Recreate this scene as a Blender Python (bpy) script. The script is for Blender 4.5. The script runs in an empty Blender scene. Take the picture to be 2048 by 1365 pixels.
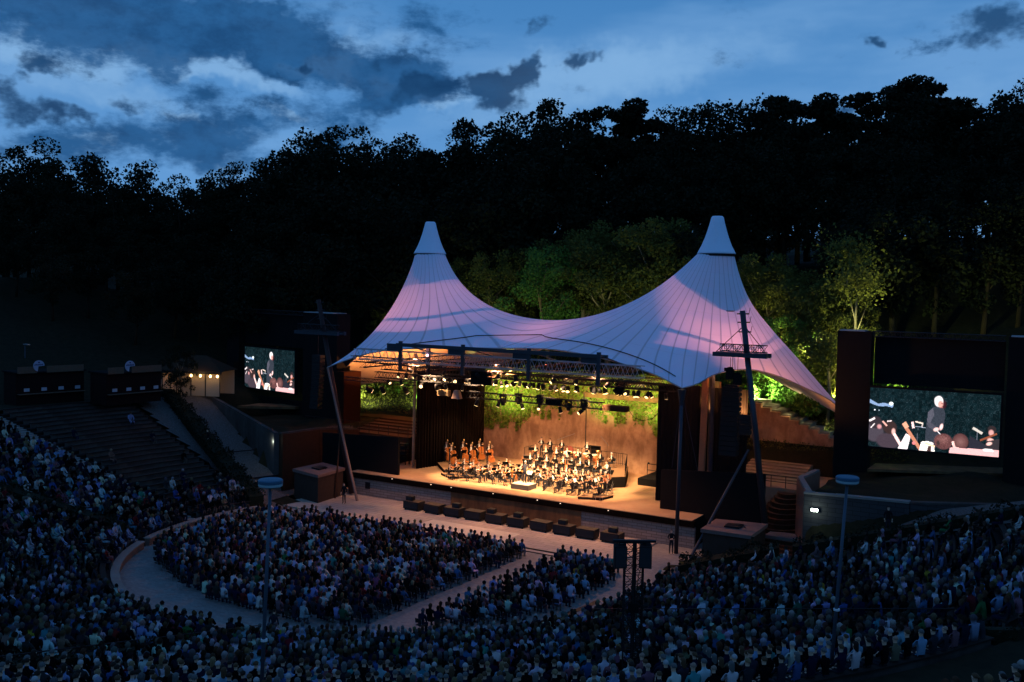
import bpy, bmesh, math, random
import numpy as np
from mathutils import Vector, Matrix
R = math.radians
rnd = random.Random(7)
rng = np.random.default_rng(11)
SC = bpy.context.scene
COL = SC.collection

# ------------------------------------------------------------------ camera
F = 2000.0; YAW = R(31); PIT = R(3.03); ROLL = R(1.2); CZ = 19.0
cf = np.array([-math.sin(YAW)*math.cos(PIT), math.cos(YAW)*math.cos(PIT), -math.sin(PIT)])
_r = np.array([math.cos(YAW), math.sin(YAW), 0.0]); _u = np.cross(_r, cf)
cr = _r*math.cos(ROLL) + _u*math.sin(ROLL); cu = _u*math.cos(ROLL) - _r*math.sin(ROLL)
cam_d = bpy.data.cameras.new('camera'); cam = bpy.data.objects.new('camera', cam_d); COL.objects.link(cam)
cam_d.sensor_width = 36; cam_d.lens = 36*F/2048; cam_d.clip_end = 3000; cam_d.clip_start = 0.5
cam.matrix_world = Matrix(((cr[0], cu[0], -cf[0], 0), (cr[1], cu[1], -cf[1], 0), (cr[2], cu[2], -cf[2], CZ), (0, 0, 0, 1)))
SC.camera = cam
SC.view_settings.view_transform = 'Standard'; SC.view_settings.look = 'None'
SC.view_settings.gamma = 1; SC.view_settings.exposure = 0.0
SC.cycles.use_denoising = True
SC.cycles.max_bounces = 5; SC.cycles.diffuse_bounces = 3; SC.cycles.transparent_max_bounces = 6
SC.cycles.sample_clamp_indirect = 3.0
SC.cycles.use_light_tree = True

def ray(px, py): return cf + cr*(px-1024)/F + cu*(682.5-py)/F
def at(px, py, X=None, Y=None, Z=None, D=None):
    """world point seen at a pixel of the survey photograph, on a plane"""
    d = ray(px, py)
    t = (Z-CZ)/d[2] if Z is not None else Y/d[1] if Y is not None else X/d[0] if X is not None else D
    return Vector((d[0]*t, d[1]*t, CZ+d[2]*t))
def proj(p):
    q = np.asarray(p, float) - np.array([0, 0, CZ]); z = q @ cf
    return 1024+F*(q @ cr)/z, 682.5-F*(q @ cu)/z, z
def azel(px, py):
    d = ray(px, py); d = d/np.linalg.norm(d)
    return math.atan2(d[0], d[1]), math.asin(d[2])

# ------------------------------------------------------------------ sky
W = bpy.data.worlds.new('World'); SC.world = W; W.use_nodes = True
nt = W.node_tree; N = nt.nodes; L = nt.links; N.clear()
def nd(t, **k):
    n = N.new(t)
    for a, b in k.items(): setattr(n, a, b)
    return n
def setin(s, v):
    if isinstance(v, bpy.types.NodeSocket): s.node.id_data.links.new(v, s)
    else: s.default_value = v
def M_(op, a, b=None, c=None, clamp=False):
    n = nd('ShaderNodeMath', operation=op, use_clamp=clamp)
    for i, v in enumerate((a, b, c)):
        if v is not None: setin(n.inputs[i], v)
    return n.outputs[0]
def smooth(v, a, b):
    n = nd('ShaderNodeMapRange', interpolation_type='SMOOTHSTEP'); setin(n.inputs[0], v)
    n.inputs[1].default_value = a; n.inputs[2].default_value = b
    return n.outputs[0]
def mixc(f, a, b):
    n = nd('ShaderNodeMix', data_type='RGBA'); setin(n.inputs[0], f)
    setin(n.inputs[6], a); setin(n.inputs[7], b); return n.outputs[2]
tc = nd('ShaderNodeTexCoord')
sep = nd('ShaderNodeSeparateXYZ'); L.new(tc.outputs['Generated'], sep.inputs[0])
AZ = M_('ARCTAN2', sep.outputs[0], sep.outputs[1]); EL = M_('ARCSINE', sep.outputs[2])
comb = nd('ShaderNodeCombineXYZ'); setin(comb.inputs[0], AZ); setin(comb.inputs[1], EL)
def noise(vec, scale, det=6, rough=.55, sx=1, sy=1, off=0, dist=0):
    m = nd('ShaderNodeMapping'); L.new(vec, m.inputs[0]); m.inputs['Scale'].default_value = (sx, sy, 1)
    m.inputs['Location'].default_value = (off, off*.7, off)
    n = nd('ShaderNodeTexNoise'); L.new(m.outputs[0], n.inputs['Vector'])
    n.inputs['Scale'].default_value = scale; n.inputs['Detail'].default_value = det
    n.inputs['Roughness'].default_value = rough; n.inputs['Distortion'].default_value = dist
    return n
warp = noise(comb.outputs[0], 14, 4, .65)
wv = nd('ShaderNodeVectorMath', operation='MULTIPLY_ADD')
L.new(warp.outputs['Color'], wv.inputs[0]); wv.inputs[1].default_value = (.12, .075, 0)
sub = nd('ShaderNodeVectorMath', operation='SUBTRACT'); L.new(comb.outputs[0], sub.inputs[0]); sub.inputs[1].default_value = (.06, .0375, 0)
L.new(sub.outputs[0], wv.inputs[2])
WC = wv.outputs[0]
def blob(px, py, rx, ry, amp, rot=0):
    a, e = azel(px, py)
    s = nd('ShaderNodeVectorMath', operation='SUBTRACT'); L.new(WC, s.inputs[0]); s.inputs[1].default_value = (a, e, 0)
    m = nd('ShaderNodeMapping', vector_type='TEXTURE'); L.new(s.outputs[0], m.inputs[0])
    m.inputs['Rotation'].default_value = (0, 0, R(rot)); m.inputs['Scale'].default_value = (rx/F, ry/F, 1)
    l = nd('ShaderNodeVectorMath', operation='LENGTH'); L.new(m.outputs[0], l.inputs[0])
    f = nd('ShaderNodeMapRange', interpolation_type='SMOOTHSTEP'); L.new(l.outputs['Value'], f.inputs[0])
    f.inputs[1].default_value = 1.25; f.inputs[2].default_value = 0.15; f.inputs[4].default_value = amp
    return f.outputs[0]
def total(lst):
    o = blob(*lst[0])
    for b in lst[1:]: o = M_('ADD', o, blob(*b))
    return o
# broad soft cloud masses (dark blue), then small ragged darker scraps
soft = total([(330, 20, 700, 120, 1.0, -6), (120, 60, 420, 110, .7, 0), (620, 110, 420, 70, .6, -14), (900, 30, 260, 60, .45, -10),
              (430, 235, 300, 60, .75, 5), (250, 310, 330, 60, .45, 0), (700, 215, 240, 60, .5, 10), (60, 260, 140, 60, .3, 0),
              (820, 180, 150, 60, .5, 20), (30, 335, 240, 50, .6, 0), (560, 300, 420, 55, .65, 0), (980, 260, 200, 40, .35, 0)])
hard = total([(100, 133, 75, 24, .9, 0), (90, 170, 42, 14, .8, 0), (10, 185, 60, 26, .85, 0), (90, 225, 110, 28, .6, 0),
              (310, 208, 100, 30, .7, -5), (170, 240, 50, 18, .5, 0), (60, 240, 90, 30, .6, 0), (800, 115, 60, 26, .7, 10), (845, 180, 70, 32, .95, 25),
              (950, 165, 75, 46, 1.1, 0), (1010, 170, 70, 60, 1.0, 10), (1055, 140, 45, 25, .9, 20), (1160, 118, 50, 18, 1.0, 15),
              (1070, 50, 55, 24, .55, 35), (1755, 90, 32, 18, .85, 10), (2010, 45, 75, 40, .95, -12), (610, 122, 28, 18, .7, 0), (545, 148, 26, 14, .6, 0),
              (490, 205, 70, 26, .5, 0), (1680, 208, 50, 14, .5, 10), (1190, 185, 60, 16, .35, 0)])
bright = total([(120, 110, 260, 34, .8, 0), (230, 180, 240, 45, .6, -8), (430, 140, 190, 34, .9, -12), (620, 70, 0.1, .1, 0, 0), (560, 235, 60, 16, 1., -20),
                (380, 235, 40, 14, .8, -25), (720, 90, 150, 45, .55, 15), (880, 205, 60, 26, .9, 0), (760, 170, 50, 26, .6, 0), (190, 290, 90, 16, .9, 0),
                (1100, 190, 320, 90, .55, 12), (1350, 110, 380, 70, .5, 8), (1900, 190, 300, 60, .35, 0), (440, 320, 40, 8, .9, 0), (640, 130, 110, 25, .8, 0)])
n1 = noise(comb.outputs[0], 10, 6, .64, 1, 2.0, 3.1).outputs['Fac']
n2 = noise(comb.outputs[0], 22, 5, .65, 1, 1.6, 8.7).outputs['Fac']
n3 = noise(comb.outputs[0], 4, 4, .55, 1, 3.6, 1.3).outputs['Fac']
softm = smooth(M_('ADD', soft, M_('ADD', M_('MULTIPLY', M_('SUBTRACT', n1, .5), 2.9), M_('MULTIPLY', M_('SUBTRACT', n2, .5), 1.3))), .40, 1.15)
hardm = smooth(M_('ADD', M_('ADD', hard, M_('MULTIPLY', softm, .18)), M_('ADD', M_('MULTIPLY', M_('SUBTRACT', n2, .5), 2.0), M_('MULTIPLY', M_('SUBTRACT', n1, .5), 1.5))), .22, 1.1)
brm = smooth(M_('ADD', bright, M_('MULTIPLY', M_('SUBTRACT', n1, .5), -.9)), .1, .95)
base = mixc(smooth(EL, .08, .34), (.115, .315, .65, 1), (.050, .205, .49, 1))
base = mixc(smooth(EL, .42, 1.2), base, (.009, .056, .25, 1))
base = mixc(M_('MULTIPLY', smooth(n3, .38, .66), .5), base, (.19, .40, .72, 1))
sky = mixc(M_('MULTIPLY', brm, .85), base, (.225, .44, .74, 1))
sky = mixc(M_('MULTIPLY', softm, .88), sky, mixc(smooth(n2, .3, .7), (.004, .046, .15, 1), (.016, .105, .29, 1)))
sky = mixc(M_('MULTIPLY', hardm, .88), sky, mixc(smooth(n1, .3, .7), (.004, .028, .095, 1), (.012, .062, .17, 1)))
nish = nd('ShaderNodeTexSky', sky_type='NISHITA'); nish.sun_disc = False
nish.sun_elevation = R(-4); nish.sun_rotation = R(200); nish.air_density = 1.5
b1 = nd('ShaderNodeBackground'); L.new(sky, b1.inputs[0]); b1.inputs[1].default_value = 1.0
b2 = nd('ShaderNodeBackground'); L.new(nish.outputs[0], b2.inputs[0]); b2.inputs[1].default_value = 0.01
ad = nd('ShaderNodeAddShader'); L.new(b1.outputs[0], ad.inputs[0]); L.new(b2.outputs[0], ad.inputs[1])
wo = nd('ShaderNodeOutputWorld'); L.new(ad.outputs[0], wo.inputs[0])
W.cycles.sampling_method = 'MANUAL'; W.cycles.sample_map_resolution = 512

# ------------------------------------------------------------------ materials
MATS = {}
def mat(name, col=(.5, .5, .5), rough=.7, metal=0, var=0, scale=3, emit=0, ecol=None, col2=None, bump=0, stretch=(1, 1, 1), spec=.07, objcol=False, attr=None, trans=0):
    global nt, N, L
    if name in MATS: return MATS[name]
    m = bpy.data.materials.new(name); m.use_nodes = True; MATS[name] = m
    nt = m.node_tree; N = nt.nodes; L = nt.links
    b = N['Principled BSDF']; b.inputs['Roughness'].default_value = rough; b.inputs['Metallic'].default_value = metal
    b.inputs['Specular IOR Level'].default_value = spec
    c = (*col, 1)
    if objcol: c = nd('ShaderNodeObjectInfo').outputs['Color']
    if attr:
        a = nd('ShaderNodeAttribute'); a.attribute_name = attr; c = a.outputs['Color']
    if var or col2 or bump:
        g = nd('ShaderNodeTexCoord')
        n = noise(g.outputs['Object'], scale, 6, .6, stretch[0], stretch[1], 0, .3); 
        n.inputs['Vector'].links[0].from_node.inputs['Scale'].default_value = stretch
        if col2: c = mixc(smooth(n.outputs['Fac'], .35, .68), c if not isinstance(c, tuple) else c, (*col2, 1))
        if var:
            hs = nd('ShaderNodeHueSaturation'); setin(hs.inputs['Color'], c)
            n2_ = noise(g.outputs['Object'], scale*2.7, 4, .6)
            setin(hs.inputs['Value'], M_('MULTIPLY_ADD', n2_.outputs['Fac'], var*2, 1-var)); c = hs.outputs[0]
        if bump:
            bp = nd('ShaderNodeBump'); setin(bp.inputs['Height'], n.outputs['Fac']); bp.inputs['Strength'].default_value = bump
            L.new(bp.outputs[0], b.inputs['Normal'])
    setin(b.inputs['Base Color'], c)
    if emit:
        b.inputs['Emission Color'].default_value = (*(ecol or col), 1); b.inputs['Emission Strength'].default_value = emit
    if trans:
        t = nd('ShaderNodeBsdfTranslucent'); setin(t.inputs[0], c)
        x = nd('ShaderNodeMixShader'); x.inputs[0].default_value = trans
        L.new(b.outputs[0], x.inputs[1]); L.new(t.outputs[0], x.inputs[2]); L.new(x.outputs[0], N['Material Output'].inputs[0])
    return m

def brick_mat(name, c1, c2, mortar, sc=1, w=.9, h=.3, rot=(math.pi/2, 0, 0)):
    global nt, N, L
    m = bpy.data.materials.new(name); m.use_nodes = True; MATS[name] = m
    nt = m.node_tree; N = nt.nodes; L = nt.links
    b = N['Principled BSDF']; b.inputs['Roughness'].default_value = .85; b.inputs['Specular IOR Level'].default_value = .08
    g = nd('ShaderNodeTexCoord'); mp = nd('ShaderNodeMapping'); L.new(g.outputs['Object'], mp.inputs[0])
    mp.inputs['Rotation'].default_value = rot
    k = nd('ShaderNodeTexBrick'); L.new(mp.outputs[0], k.inputs['Vector'])
    k.inputs['Color1'].default_value = (*c1, 1); k.inputs['Color2'].default_value = (*c2, 1); k.inputs['Mortar'].default_value = (*mortar, 1)
    k.inputs['Scale'].default_value = sc; k.inputs['Brick Width'].default_value = w; k.inputs['Row Height'].default_value = h
    k.inputs['Mortar Size'].default_value = .018; k.inputs['Bias'].default_value = -.2
    n = noise(g.outputs['Object'], 1.3, 5, .6)
    c = mixc(M_('MULTIPLY', n.outputs['Fac'], .6), k.outputs['Color'], tuple(x*.55 for x in c1)+(1,))
    L.new(c, b.inputs['Base Color'])
    bp = nd('ShaderNodeBump'); L.new(k.outputs['Fac'], bp.inputs['Height']); bp.inputs['Strength'].default_value = .5; bp.invert = True
    L.new(bp.outputs[0], b.inputs['Normal'])
    return m

black = mat('black_cloth', (.008, .008, .009), .95, var=.3, scale=1, spec=.05)
drape = mat('brown_black_drape', (.009, .0055, .004), .95, scale=1.4, stretch=(6, 6, .1), col2=(.004, .003, .0025), bump=.6, spec=.05)
steel = mat('painted_steel', (.05, .055, .07), .45, .6, var=.2)
steel_l = mat('galvanised_steel', (.32, .34, .38), .4, .7, var=.15)
dsteel = mat('dark_steel', (.02, .02, .023), .55, .4, var=.2)
rust = mat('brown_steel', (.060, .030, .018), .6, .2, var=.25, scale=1.2)
concrete = mat('stained_concrete', (.40, .25, .155), .9, scale=.9, col2=(.25, .145, .085), var=.36, bump=.4, stretch=(1.2, 1, .55), spec=.1)
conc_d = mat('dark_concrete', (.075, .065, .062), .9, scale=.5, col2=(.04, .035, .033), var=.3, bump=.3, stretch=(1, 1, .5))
conc_l = mat('pale_coping', (.20, .18, .165), .85, scale=.8, var=.3)
wood = mat('stage_boards', (.42, .27, .155), .55, scale=.35, col2=(.33, .20, .11), var=.15)
ply = mat('brown_panel', (.16, .085, .04), .75, scale=.8, col2=(.08, .045, .025), var=.3, stretch=(1.2, 1, .3))
stone = brick_mat('stone_courses', (.30, .25, .22), (.20, .165, .15), (.08, .065, .055), w=.8, h=.22)
brickw = brick_mat('red_brick', (.22, .12, .09), (.16, .08, .06), (.12, .09, .08), w=.26, h=.085)
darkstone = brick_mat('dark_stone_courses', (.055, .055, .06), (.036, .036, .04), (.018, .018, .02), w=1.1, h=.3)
def paving(name, c1, c2, sc):
    m = brick_mat(name, c1, c2, tuple(x*.45 for x in c1), sc, 1, .5, (0, 0, 0)); return m
pave = paving('grey_cobbles', (.235, .23, .225), (.15, .147, .145), 3.2)
warmpave = paving('terrace_slabs', (.40, .345, .30), (.33, .285, .25), .9)
gravel = mat('gravel', (.12, .105, .10), .95, scale=9, col2=(.055, .048, .046), var=.5, bump=.5)
earth = mat('forest_floor', (.018, .016, .009), .95, scale=1.5, col2=(.009, .011, .006), var=.4, bump=.5)
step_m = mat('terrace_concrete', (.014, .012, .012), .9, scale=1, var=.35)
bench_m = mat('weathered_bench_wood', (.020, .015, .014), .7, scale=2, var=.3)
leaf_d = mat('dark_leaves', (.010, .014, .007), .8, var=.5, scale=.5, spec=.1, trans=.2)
leaf_g = mat('green_leaves', (.075, .16, .03), .7, var=.55, scale=.7, spec=.15, trans=.3)
leaf_o = mat('olive_leaves', (.085, .088, .020), .75, var=.5, scale=.7, spec=.1, trans=.25)
leaf_i = mat('ivy_leaves', (.17, .26, .035), .6, var=.55, scale=1.5, spec=.2, trans=.2)
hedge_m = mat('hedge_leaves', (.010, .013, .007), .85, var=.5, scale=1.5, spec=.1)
bark = mat('bark', (.14, .10, .065), .9, scale=2, col2=(.06, .045, .03), bump=.6, stretch=(3, 3, .5))
bark_d = mat('shaded_bark', (.018, .014, .010), .9, scale=2, var=.4)  # darker copy of the bark, shade of the unlit wood put into the colour
bark_l = mat('pale_bark', (.20, .16, .10), .85, scale=2, col2=(.2, .15, .1), stretch=(2, 2, .6))
white_p = mat('white_paint', (.7, .7, .72), .5)
skin = mat('skin', (.60, .38, .27), .55, spec=.3)
cloth_o = mat('shirt_fabric', objcol=True, rough=.9, spec=.03)
trouser = mat('dark_trousers', (.018, .02, .028), .9, spec=.1)
hair_o = mat('hair', objcol=True, rough=.6)
eye_m = mat('eyes', (.02, .015, .012), .3)
suit = mat('black_suit', (.014, .014, .017), .8, spec=.15)
shoe = mat('black_shoes', (.01, .01, .01), .3)
crowd_m = mat('crowd_colours', attr='Col', rough=.85, spec=.03)
violin_m = mat('violin_varnish', (.42, .13, .03), .25, spec=.6, var=.2)
dviolin_m = mat('dark_fingerboard', (.03, .018, .012), .3)
brass = mat('brass', (.85, .55, .18), .25, .9)
copper = mat('copper_kettle', (.62, .22, .10), .3, .7)
paper = mat('sheet_paper', (.85, .83, .78), .7)
chair_f = mat('black_upholstery', (.02, .02, .022), .8)
glow = mat('lamp_lens', (1, .8, .5), .4, emit=3.2, ecol=(1, .62, .28))
spk = mat('speaker_black', (.012, .012, .013), .6, var=.3, spec=.2)
spkf = mat('speaker_grille', (.03, .03, .033), .7)
spkt = mat('paler_speaker_top', (.05, .042, .035), .6, var=.4, scale=2)  # tops paler and browner than the cabinet sides
frost = mat('frosted_glass', (.30, .42, .46), .3, spec=.6)
lampcol = mat('lamp_post_paint', (.07, .09, .12), .5, .3, var=.15)

# ------------------------------------------------------------------ mesh helpers
class MB:
    def __init__(s): s.v = []; s.f = []; s.m = []
    def add(s, vs, fs, mi=0):
        o = len(s.v); s.v += [tuple(v) for v in vs]; s.f += [tuple(i+o for i in f) for f in fs]; s.m += [mi]*len(fs); return s
    def box(s, x0, x1, y0, y1, z0, z1, mi=0):
        return s.add([(x0, y0, z0), (x1, y0, z0), (x1, y1, z0), (x0, y1, z0), (x0, y0, z1), (x1, y0, z1), (x1, y1, z1), (x0, y1, z1)],
                     [(0, 3, 2, 1), (4, 5, 6, 7), (0, 1, 5, 4), (1, 2, 6, 5), (2, 3, 7, 6), (3, 0, 4, 7)], mi)
    def prism(s, poly, z0, z1, mi=0, mtop=None):
        n = len(poly)
        zb = z0 if hasattr(z0, '__len__') else [z0]*n; zt = z1 if hasattr(z1, '__len__') else [z1]*n
        vs = [(p[0], p[1], zb[i]) for i, p in enumerate(poly)] + [(p[0], p[1], zt[i]) for i, p in enumerate(poly)]
        s.add(vs, [tuple(range(n))[::-1]] + [(i, (i+1) % n, n+(i+1) % n, n+i) for i in range(n)], mi)
        s.add([vs[n+i] for i in range(n)], [tuple(range(n))], mi if mtop is None else mtop)
        return s
    def tube(s, path, r, n=8, mi=0, cap=True):
        path = [Vector(p) for p in path]; k = len(path)
        rr = r if hasattr(r, '__len__') else [r]*k
        vs = []; ref = None
        for i, p in enumerate(path):
            d = (path[min(i+1, k-1)] - path[max(i-1, 0)]).normalized()
            if ref is None: ref = Vector((0, 0, 1)) if abs(d.z) < .9 else Vector((1, 0, 0))
            a = d.cross(ref)
            if a.length < 1e-4: a = d.cross(Vector((0, 1, .1)))
            a.normalize(); b = d.cross(a)
            for j in range(n):
                t = 2*math.pi*j/n + math.pi/n
                vs.append(p + (a*math.cos(t)+b*math.sin(t))*rr[i])
        fs = [(i*n+j, i*n+(j+1) % n, (i+1)*n+(j+1) % n, (i+1)*n+j) for i in range(k-1) for j in range(n)]
        if cap: fs += [tuple(range(n))[::-1], tuple(range((k-1)*n, k*n))]
        return s.add(vs, fs, mi)
    def lathe(s, prof, c=(0, 0, 0), n=20, mi=0, sx=1, sy=1):
        vs = [(c[0]+r*math.cos(2*math.pi*j/n)*sx, c[1]+r*math.sin(2*math.pi*j/n)*sy, c[2]+z) for r, z in prof for j in range(n)]
        k = len(prof)
        fs = [(i*n+j, i*n+(j+1) % n, (i+1)*n+(j+1) % n, (i+1)*n+j) for i in range(k-1) for j in range(n)]
        fs += [tuple(range(n))[::-1], tuple(range((k-1)*n, k*n))]
        return s.add(vs, fs, mi)
    def ball(s, c, rx, ry, rz, n=8, mi=0):
        k = max(3, n//2); prof = [(math.sin(math.pi*(i+.08)/(k+.16)), -math.cos(math.pi*(i+.08)/(k+.16))) for i in range(k+1)]
        vs = [(c[0]+r*math.cos(2*math.pi*j/n)*rx, c[1]+r*math.sin(2*math.pi*j/n)*ry, c[2]+z*rz) for r, z in prof for j in range(n)]
        fs = [(i*n+j, i*n+(j+1) % n, (i+1)*n+(j+1) % n, (i+1)*n+j) for i in range(k) for j in range(n)]
        fs += [tuple(range(n))[::-1], tuple(range(k*n, (k+1)*n))]
        return s.add(vs, fs, mi)
    def xform(s, M):
        s.v = [tuple(M @ Vector(v)) for v in s.v]; return s
    def mesh(s, name, mats, smooth=False):
        me = bpy.data.meshes.new(name); me.from_pydata(s.v, [], s.f)
        for m in (mats if isinstance(mats, (list, tuple)) else [mats]): me.materials.append(m)
        me.polygons.foreach_set('material_index', s.m)
        if smooth: me.polygons.foreach_set('use_smooth', [True]*len(s.f))
        me.update(); return me
    def build(s, name, mats, parent=None, smooth=False, **k):
        o = bpy.data.objects.new(name, s.mesh(name, mats, smooth)); COL.objects.link(o)
        if parent: o.parent = parent
        return tag(o, **k)
def tag(o, label=None, cat=None, group=None, kind=None, loc=None, rz=None, color=None):
    if label: o['label'] = label
    if cat: o['category'] = cat
    if group: o['group'] = group
    if kind: o['kind'] = kind
    if loc is not None: o.location = loc
    if rz is not None: o.rotation_euler = (0, 0, rz)
    if color: o.color = (*color, 1)
    return o
def empty(name, loc=(0, 0, 0), rz=0, **k):
    o = bpy.data.objects.new(name, None); COL.objects.link(o); o.location = loc; o.rotation_euler = (0, 0, rz)
    o.empty_display_size = .3
    return tag(o, **k)
def kids(o): return [c for c in KID.get(o.name, [])]
KID = {}
def dup(o, parent=None):
    c = o.copy(); COL.objects.link(c)
    if parent is not None: c.parent = parent
    for ch in list(o.children): dup(ch, c)
    return c
ORD = ['first', 'second', 'third', 'fourth', 'fifth', 'sixth', 'seventh', 'eighth', 'ninth', 'tenth', 'eleventh', 'twelfth', 'thirteenth',
       'fourteenth', 'fifteenth', 'sixteenth', 'seventeenth', 'eighteenth', 'nineteenth', 'twentieth']
_T = ['', '', 'twenty', 'thirty', 'forty', 'fifty', 'sixty', 'seventy', 'eighty', 'ninety']
_TH = {'twenty': 'twentieth', 'thirty': 'thirtieth', 'forty': 'fortieth', 'fifty': 'fiftieth', 'sixty': 'sixtieth', 'seventy': 'seventieth', 'eighty': 'eightieth', 'ninety': 'ninetieth'}
def nth(i):
    if i < 20: return ORD[i]
    n = i+1; t = _T[n//10]
    return _TH[t] if n % 10 == 0 else t+'-'+ORD[n % 10-1]
def fast_mesh(name, V, Fq, mats, mi=None, smooth=False, col=None):
    """numpy quads -> mesh"""
    me = bpy.data.meshes.new(name); nv = len(V); nf = len(Fq); k = Fq.shape[1]
    me.vertices.add(nv); me.vertices.foreach_set('co', np.ascontiguousarray(V, np.float32).ravel())
    me.loops.add(nf*k); me.loops.foreach_set('vertex_index', np.ascontiguousarray(Fq, np.int32).ravel())
    me.polygons.add(nf); me.polygons.foreach_set('loop_start', np.arange(0, nf*k, k, dtype=np.int32))
    for m in (mats if isinstance(mats, (list, tuple)) else [mats]): me.materials.append(m)
    if mi is not None: me.polygons.foreach_set('material_index', np.asarray(mi, np.int32))
    if smooth: me.polygons.foreach_set('use_smooth', np.ones(nf, bool))
    if col is not None:
        a = me.color_attributes.new('Col', 'FLOAT_COLOR', 'POINT')
        a.data.foreach_set('color', np.ascontiguousarray(np.c_[col, np.ones(len(col))], np.float32).ravel())
    me.update(calc_edges=True); me.validate(); return me
def link(name, me, parent=None, **k):
    o = bpy.data.objects.new(name, me); COL.objects.link(o)
    if parent: o.parent = parent
    return tag(o, **k)
def lamp(name, kind, loc, target=None, energy=100, color=(1, .7, .4), size=.15, spot=60, blend=.4, parent=None):
    d = bpy.data.lights.new(name, kind); d.energy = energy; d.color = color
    if kind != 'AREA': d.shadow_soft_size = size
    else: d.size = size
    if kind == 'SPOT': d.spot_size = R(spot); d.spot_blend = blend
    o = bpy.data.objects.new(name, d); COL.objects.link(o); o.location = loc
    if target is not None: o.rotation_euler = (Vector(target)-Vector(loc)).to_track_quat('-Z', 'Y').to_euler()
    if parent: o.parent = parent
    return o

# ------------------------------------------------------------------ terrain
CX, CY = -42.0, 55.0
SL = .27
def pol(r, a, z=0): return (CX + r*math.sin(R(a)), CY - r*math.cos(R(a)), z)
def Hc(r): return 0.0 if r < 18.4 else (.5+SL*(r-18.5) if r < 43 else (7.1 if r < 46 else 7.1+.30*(r-46)))
def ra(x, y): return math.hypot(x-CX, y-CY), math.degrees(math.atan2(x-CX, -(y-CY)))
WL = [(-64.9, 67.0), (-77.0, 71.8), (-95, 79)]       # foot of the left ramp wall
WR = [(-17.9, 69.6), (-4.2, 69.3), (20, 69)]         # foot of the right ramp wall
def terrain(x, y):
    r = np.hypot(x-CX, y-CY)
    cone = np.where(r < 18.4, 0, np.where(r < 43, .5+SL*(r-18.5), np.where(r < 46, 7.1, 7.1+.30*np.minimum(r-46, 40))))
    # behind the walls: plateau, then the wooded hill
    yl = 67 + (-64.9 - x)*.397; yr = 69.5+0*x
    ywall = np.where(x < -64.9, yl, np.where(x > -17.9, yr, 86.5))
    back = y - ywall
    plat = np.where(x < -64.9, 5.0, 5.4)
    hill = plat + np.clip(y-87, 0, 34)*.48 + np.clip(r-62, 0, 60)*.12
    side = 7.1+np.clip(r-47, 0, 30)*.35
    hill = np.where(x < -72, np.maximum(hill, np.clip(side, 0, 20)*np.clip((-72-x)/10, 0, 1)), hill)
    hill = np.where(x > -8, np.maximum(hill, np.clip(side, 0, 20)*np.clip((x+8)/10, 0, 1)), hill)
    pit = (x > -64.9) & (x < -17.9) & (y < 86.5) & (y > 64)
    ang = np.degrees(np.arctan2(x-CX, -(y-CY)))
    out = np.where(back > 0, hill, cone)
    out = np.where(pit, 0, out)
    wav = .35*np.sin(x*.31+1)*np.cos(y*.27) + .2*np.sin(x*.9)*np.sin(y*.8+2)
    out = np.where((back > 4), out+wav, out)
    # the ramps tilt down towards the walls near their lower corners
    tl = np.clip(1-np.hypot(x+64.9, y-67)/14, 0, 1); tr = np.clip(1-np.hypot(x+17.9, y-69.5)/9, 0, 1)
    rampz = (back <= 0) & (np.abs(ang) > 105) & ~pit
    out = np.where(rampz & (x < CX), out - tl*(1.0), out); out = np.where(rampz & (x > CX), out - tr*2.4, out)
    return np.maximum(out, 0)
def TZ(x, y): return float(terrain(np.array([x], float), np.array([y], float))[0])
def sheet(name, xs, ys, zf, m, dz, mask=None, label=None):
    X, Y = np.meshgrid(xs, ys, indexing='xy'); Z = zf(X, Y)+dz
    V = np.stack([X.ravel(), Y.ravel(), Z.ravel()], 1); nx, ny = len(xs), len(ys)
    i = np.arange((ny-1)*nx).reshape(ny-1, nx)[:, :-1].ravel()
    Fq = np.stack([i, i+1, i+1+nx, i+nx], 1)
    if mask is not None:
        c = V[Fq].mean(1); Fq = Fq[mask(c[:, 0], c[:, 1])]
    return link(name, fast_mesh(name, V, Fq, m, smooth=True), kind='structure')
xs = np.concatenate([np.linspace(-900, -140, 20)[:-1], np.linspace(-140, -90, 26)[:-1], np.arange(-90, 8, .75), np.linspace(8, 60, 30), np.linspace(62, 900, 20)[1:]])
ys = np.concatenate([np.linspace(-600, -40, 12)[:-1], np.linspace(-40, 10, 26)[:-1], np.arange(10, 100, .75), np.linspace(100, 170, 36), np.linspace(172, 1200, 20)[1:]])
def inbowl(x, y):
    r = np.hypot(x-CX, y-CY); a = np.degrees(np.arctan2(x-CX, -(y-CY)))
    return (np.abs(a) < 105.5) & (r > 18.3)
sheet('ground', xs, ys, lambda x, y: terrain(x, y) - np.where(inbowl(x, y) | (np.hypot(x-CX, y-CY) < 19.5), .35, 0), earth, -.05)
def isramp(x, y):
    r = np.hypot(x-CX, y-CY); a = np.degrees(np.arctan2(x-CX, -(y-CY)))
    yl = 67 + (-64.9 - x)*.397
    return (np.abs(a) > 104.5) & (np.abs(a) < 135) & (r > 18.0) & (r < 50) & (((x < CX) & ((y < yl+.3) | (x > -64.9))) | ((x > CX) & (y < 69.7))) & ~((x > -61) & (x < -23.5) & (y > 62))
sheet('ramp', np.arange(-96, 8, .5), np.arange(54, 84, .5), terrain, gravel, .02, isramp)
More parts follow.
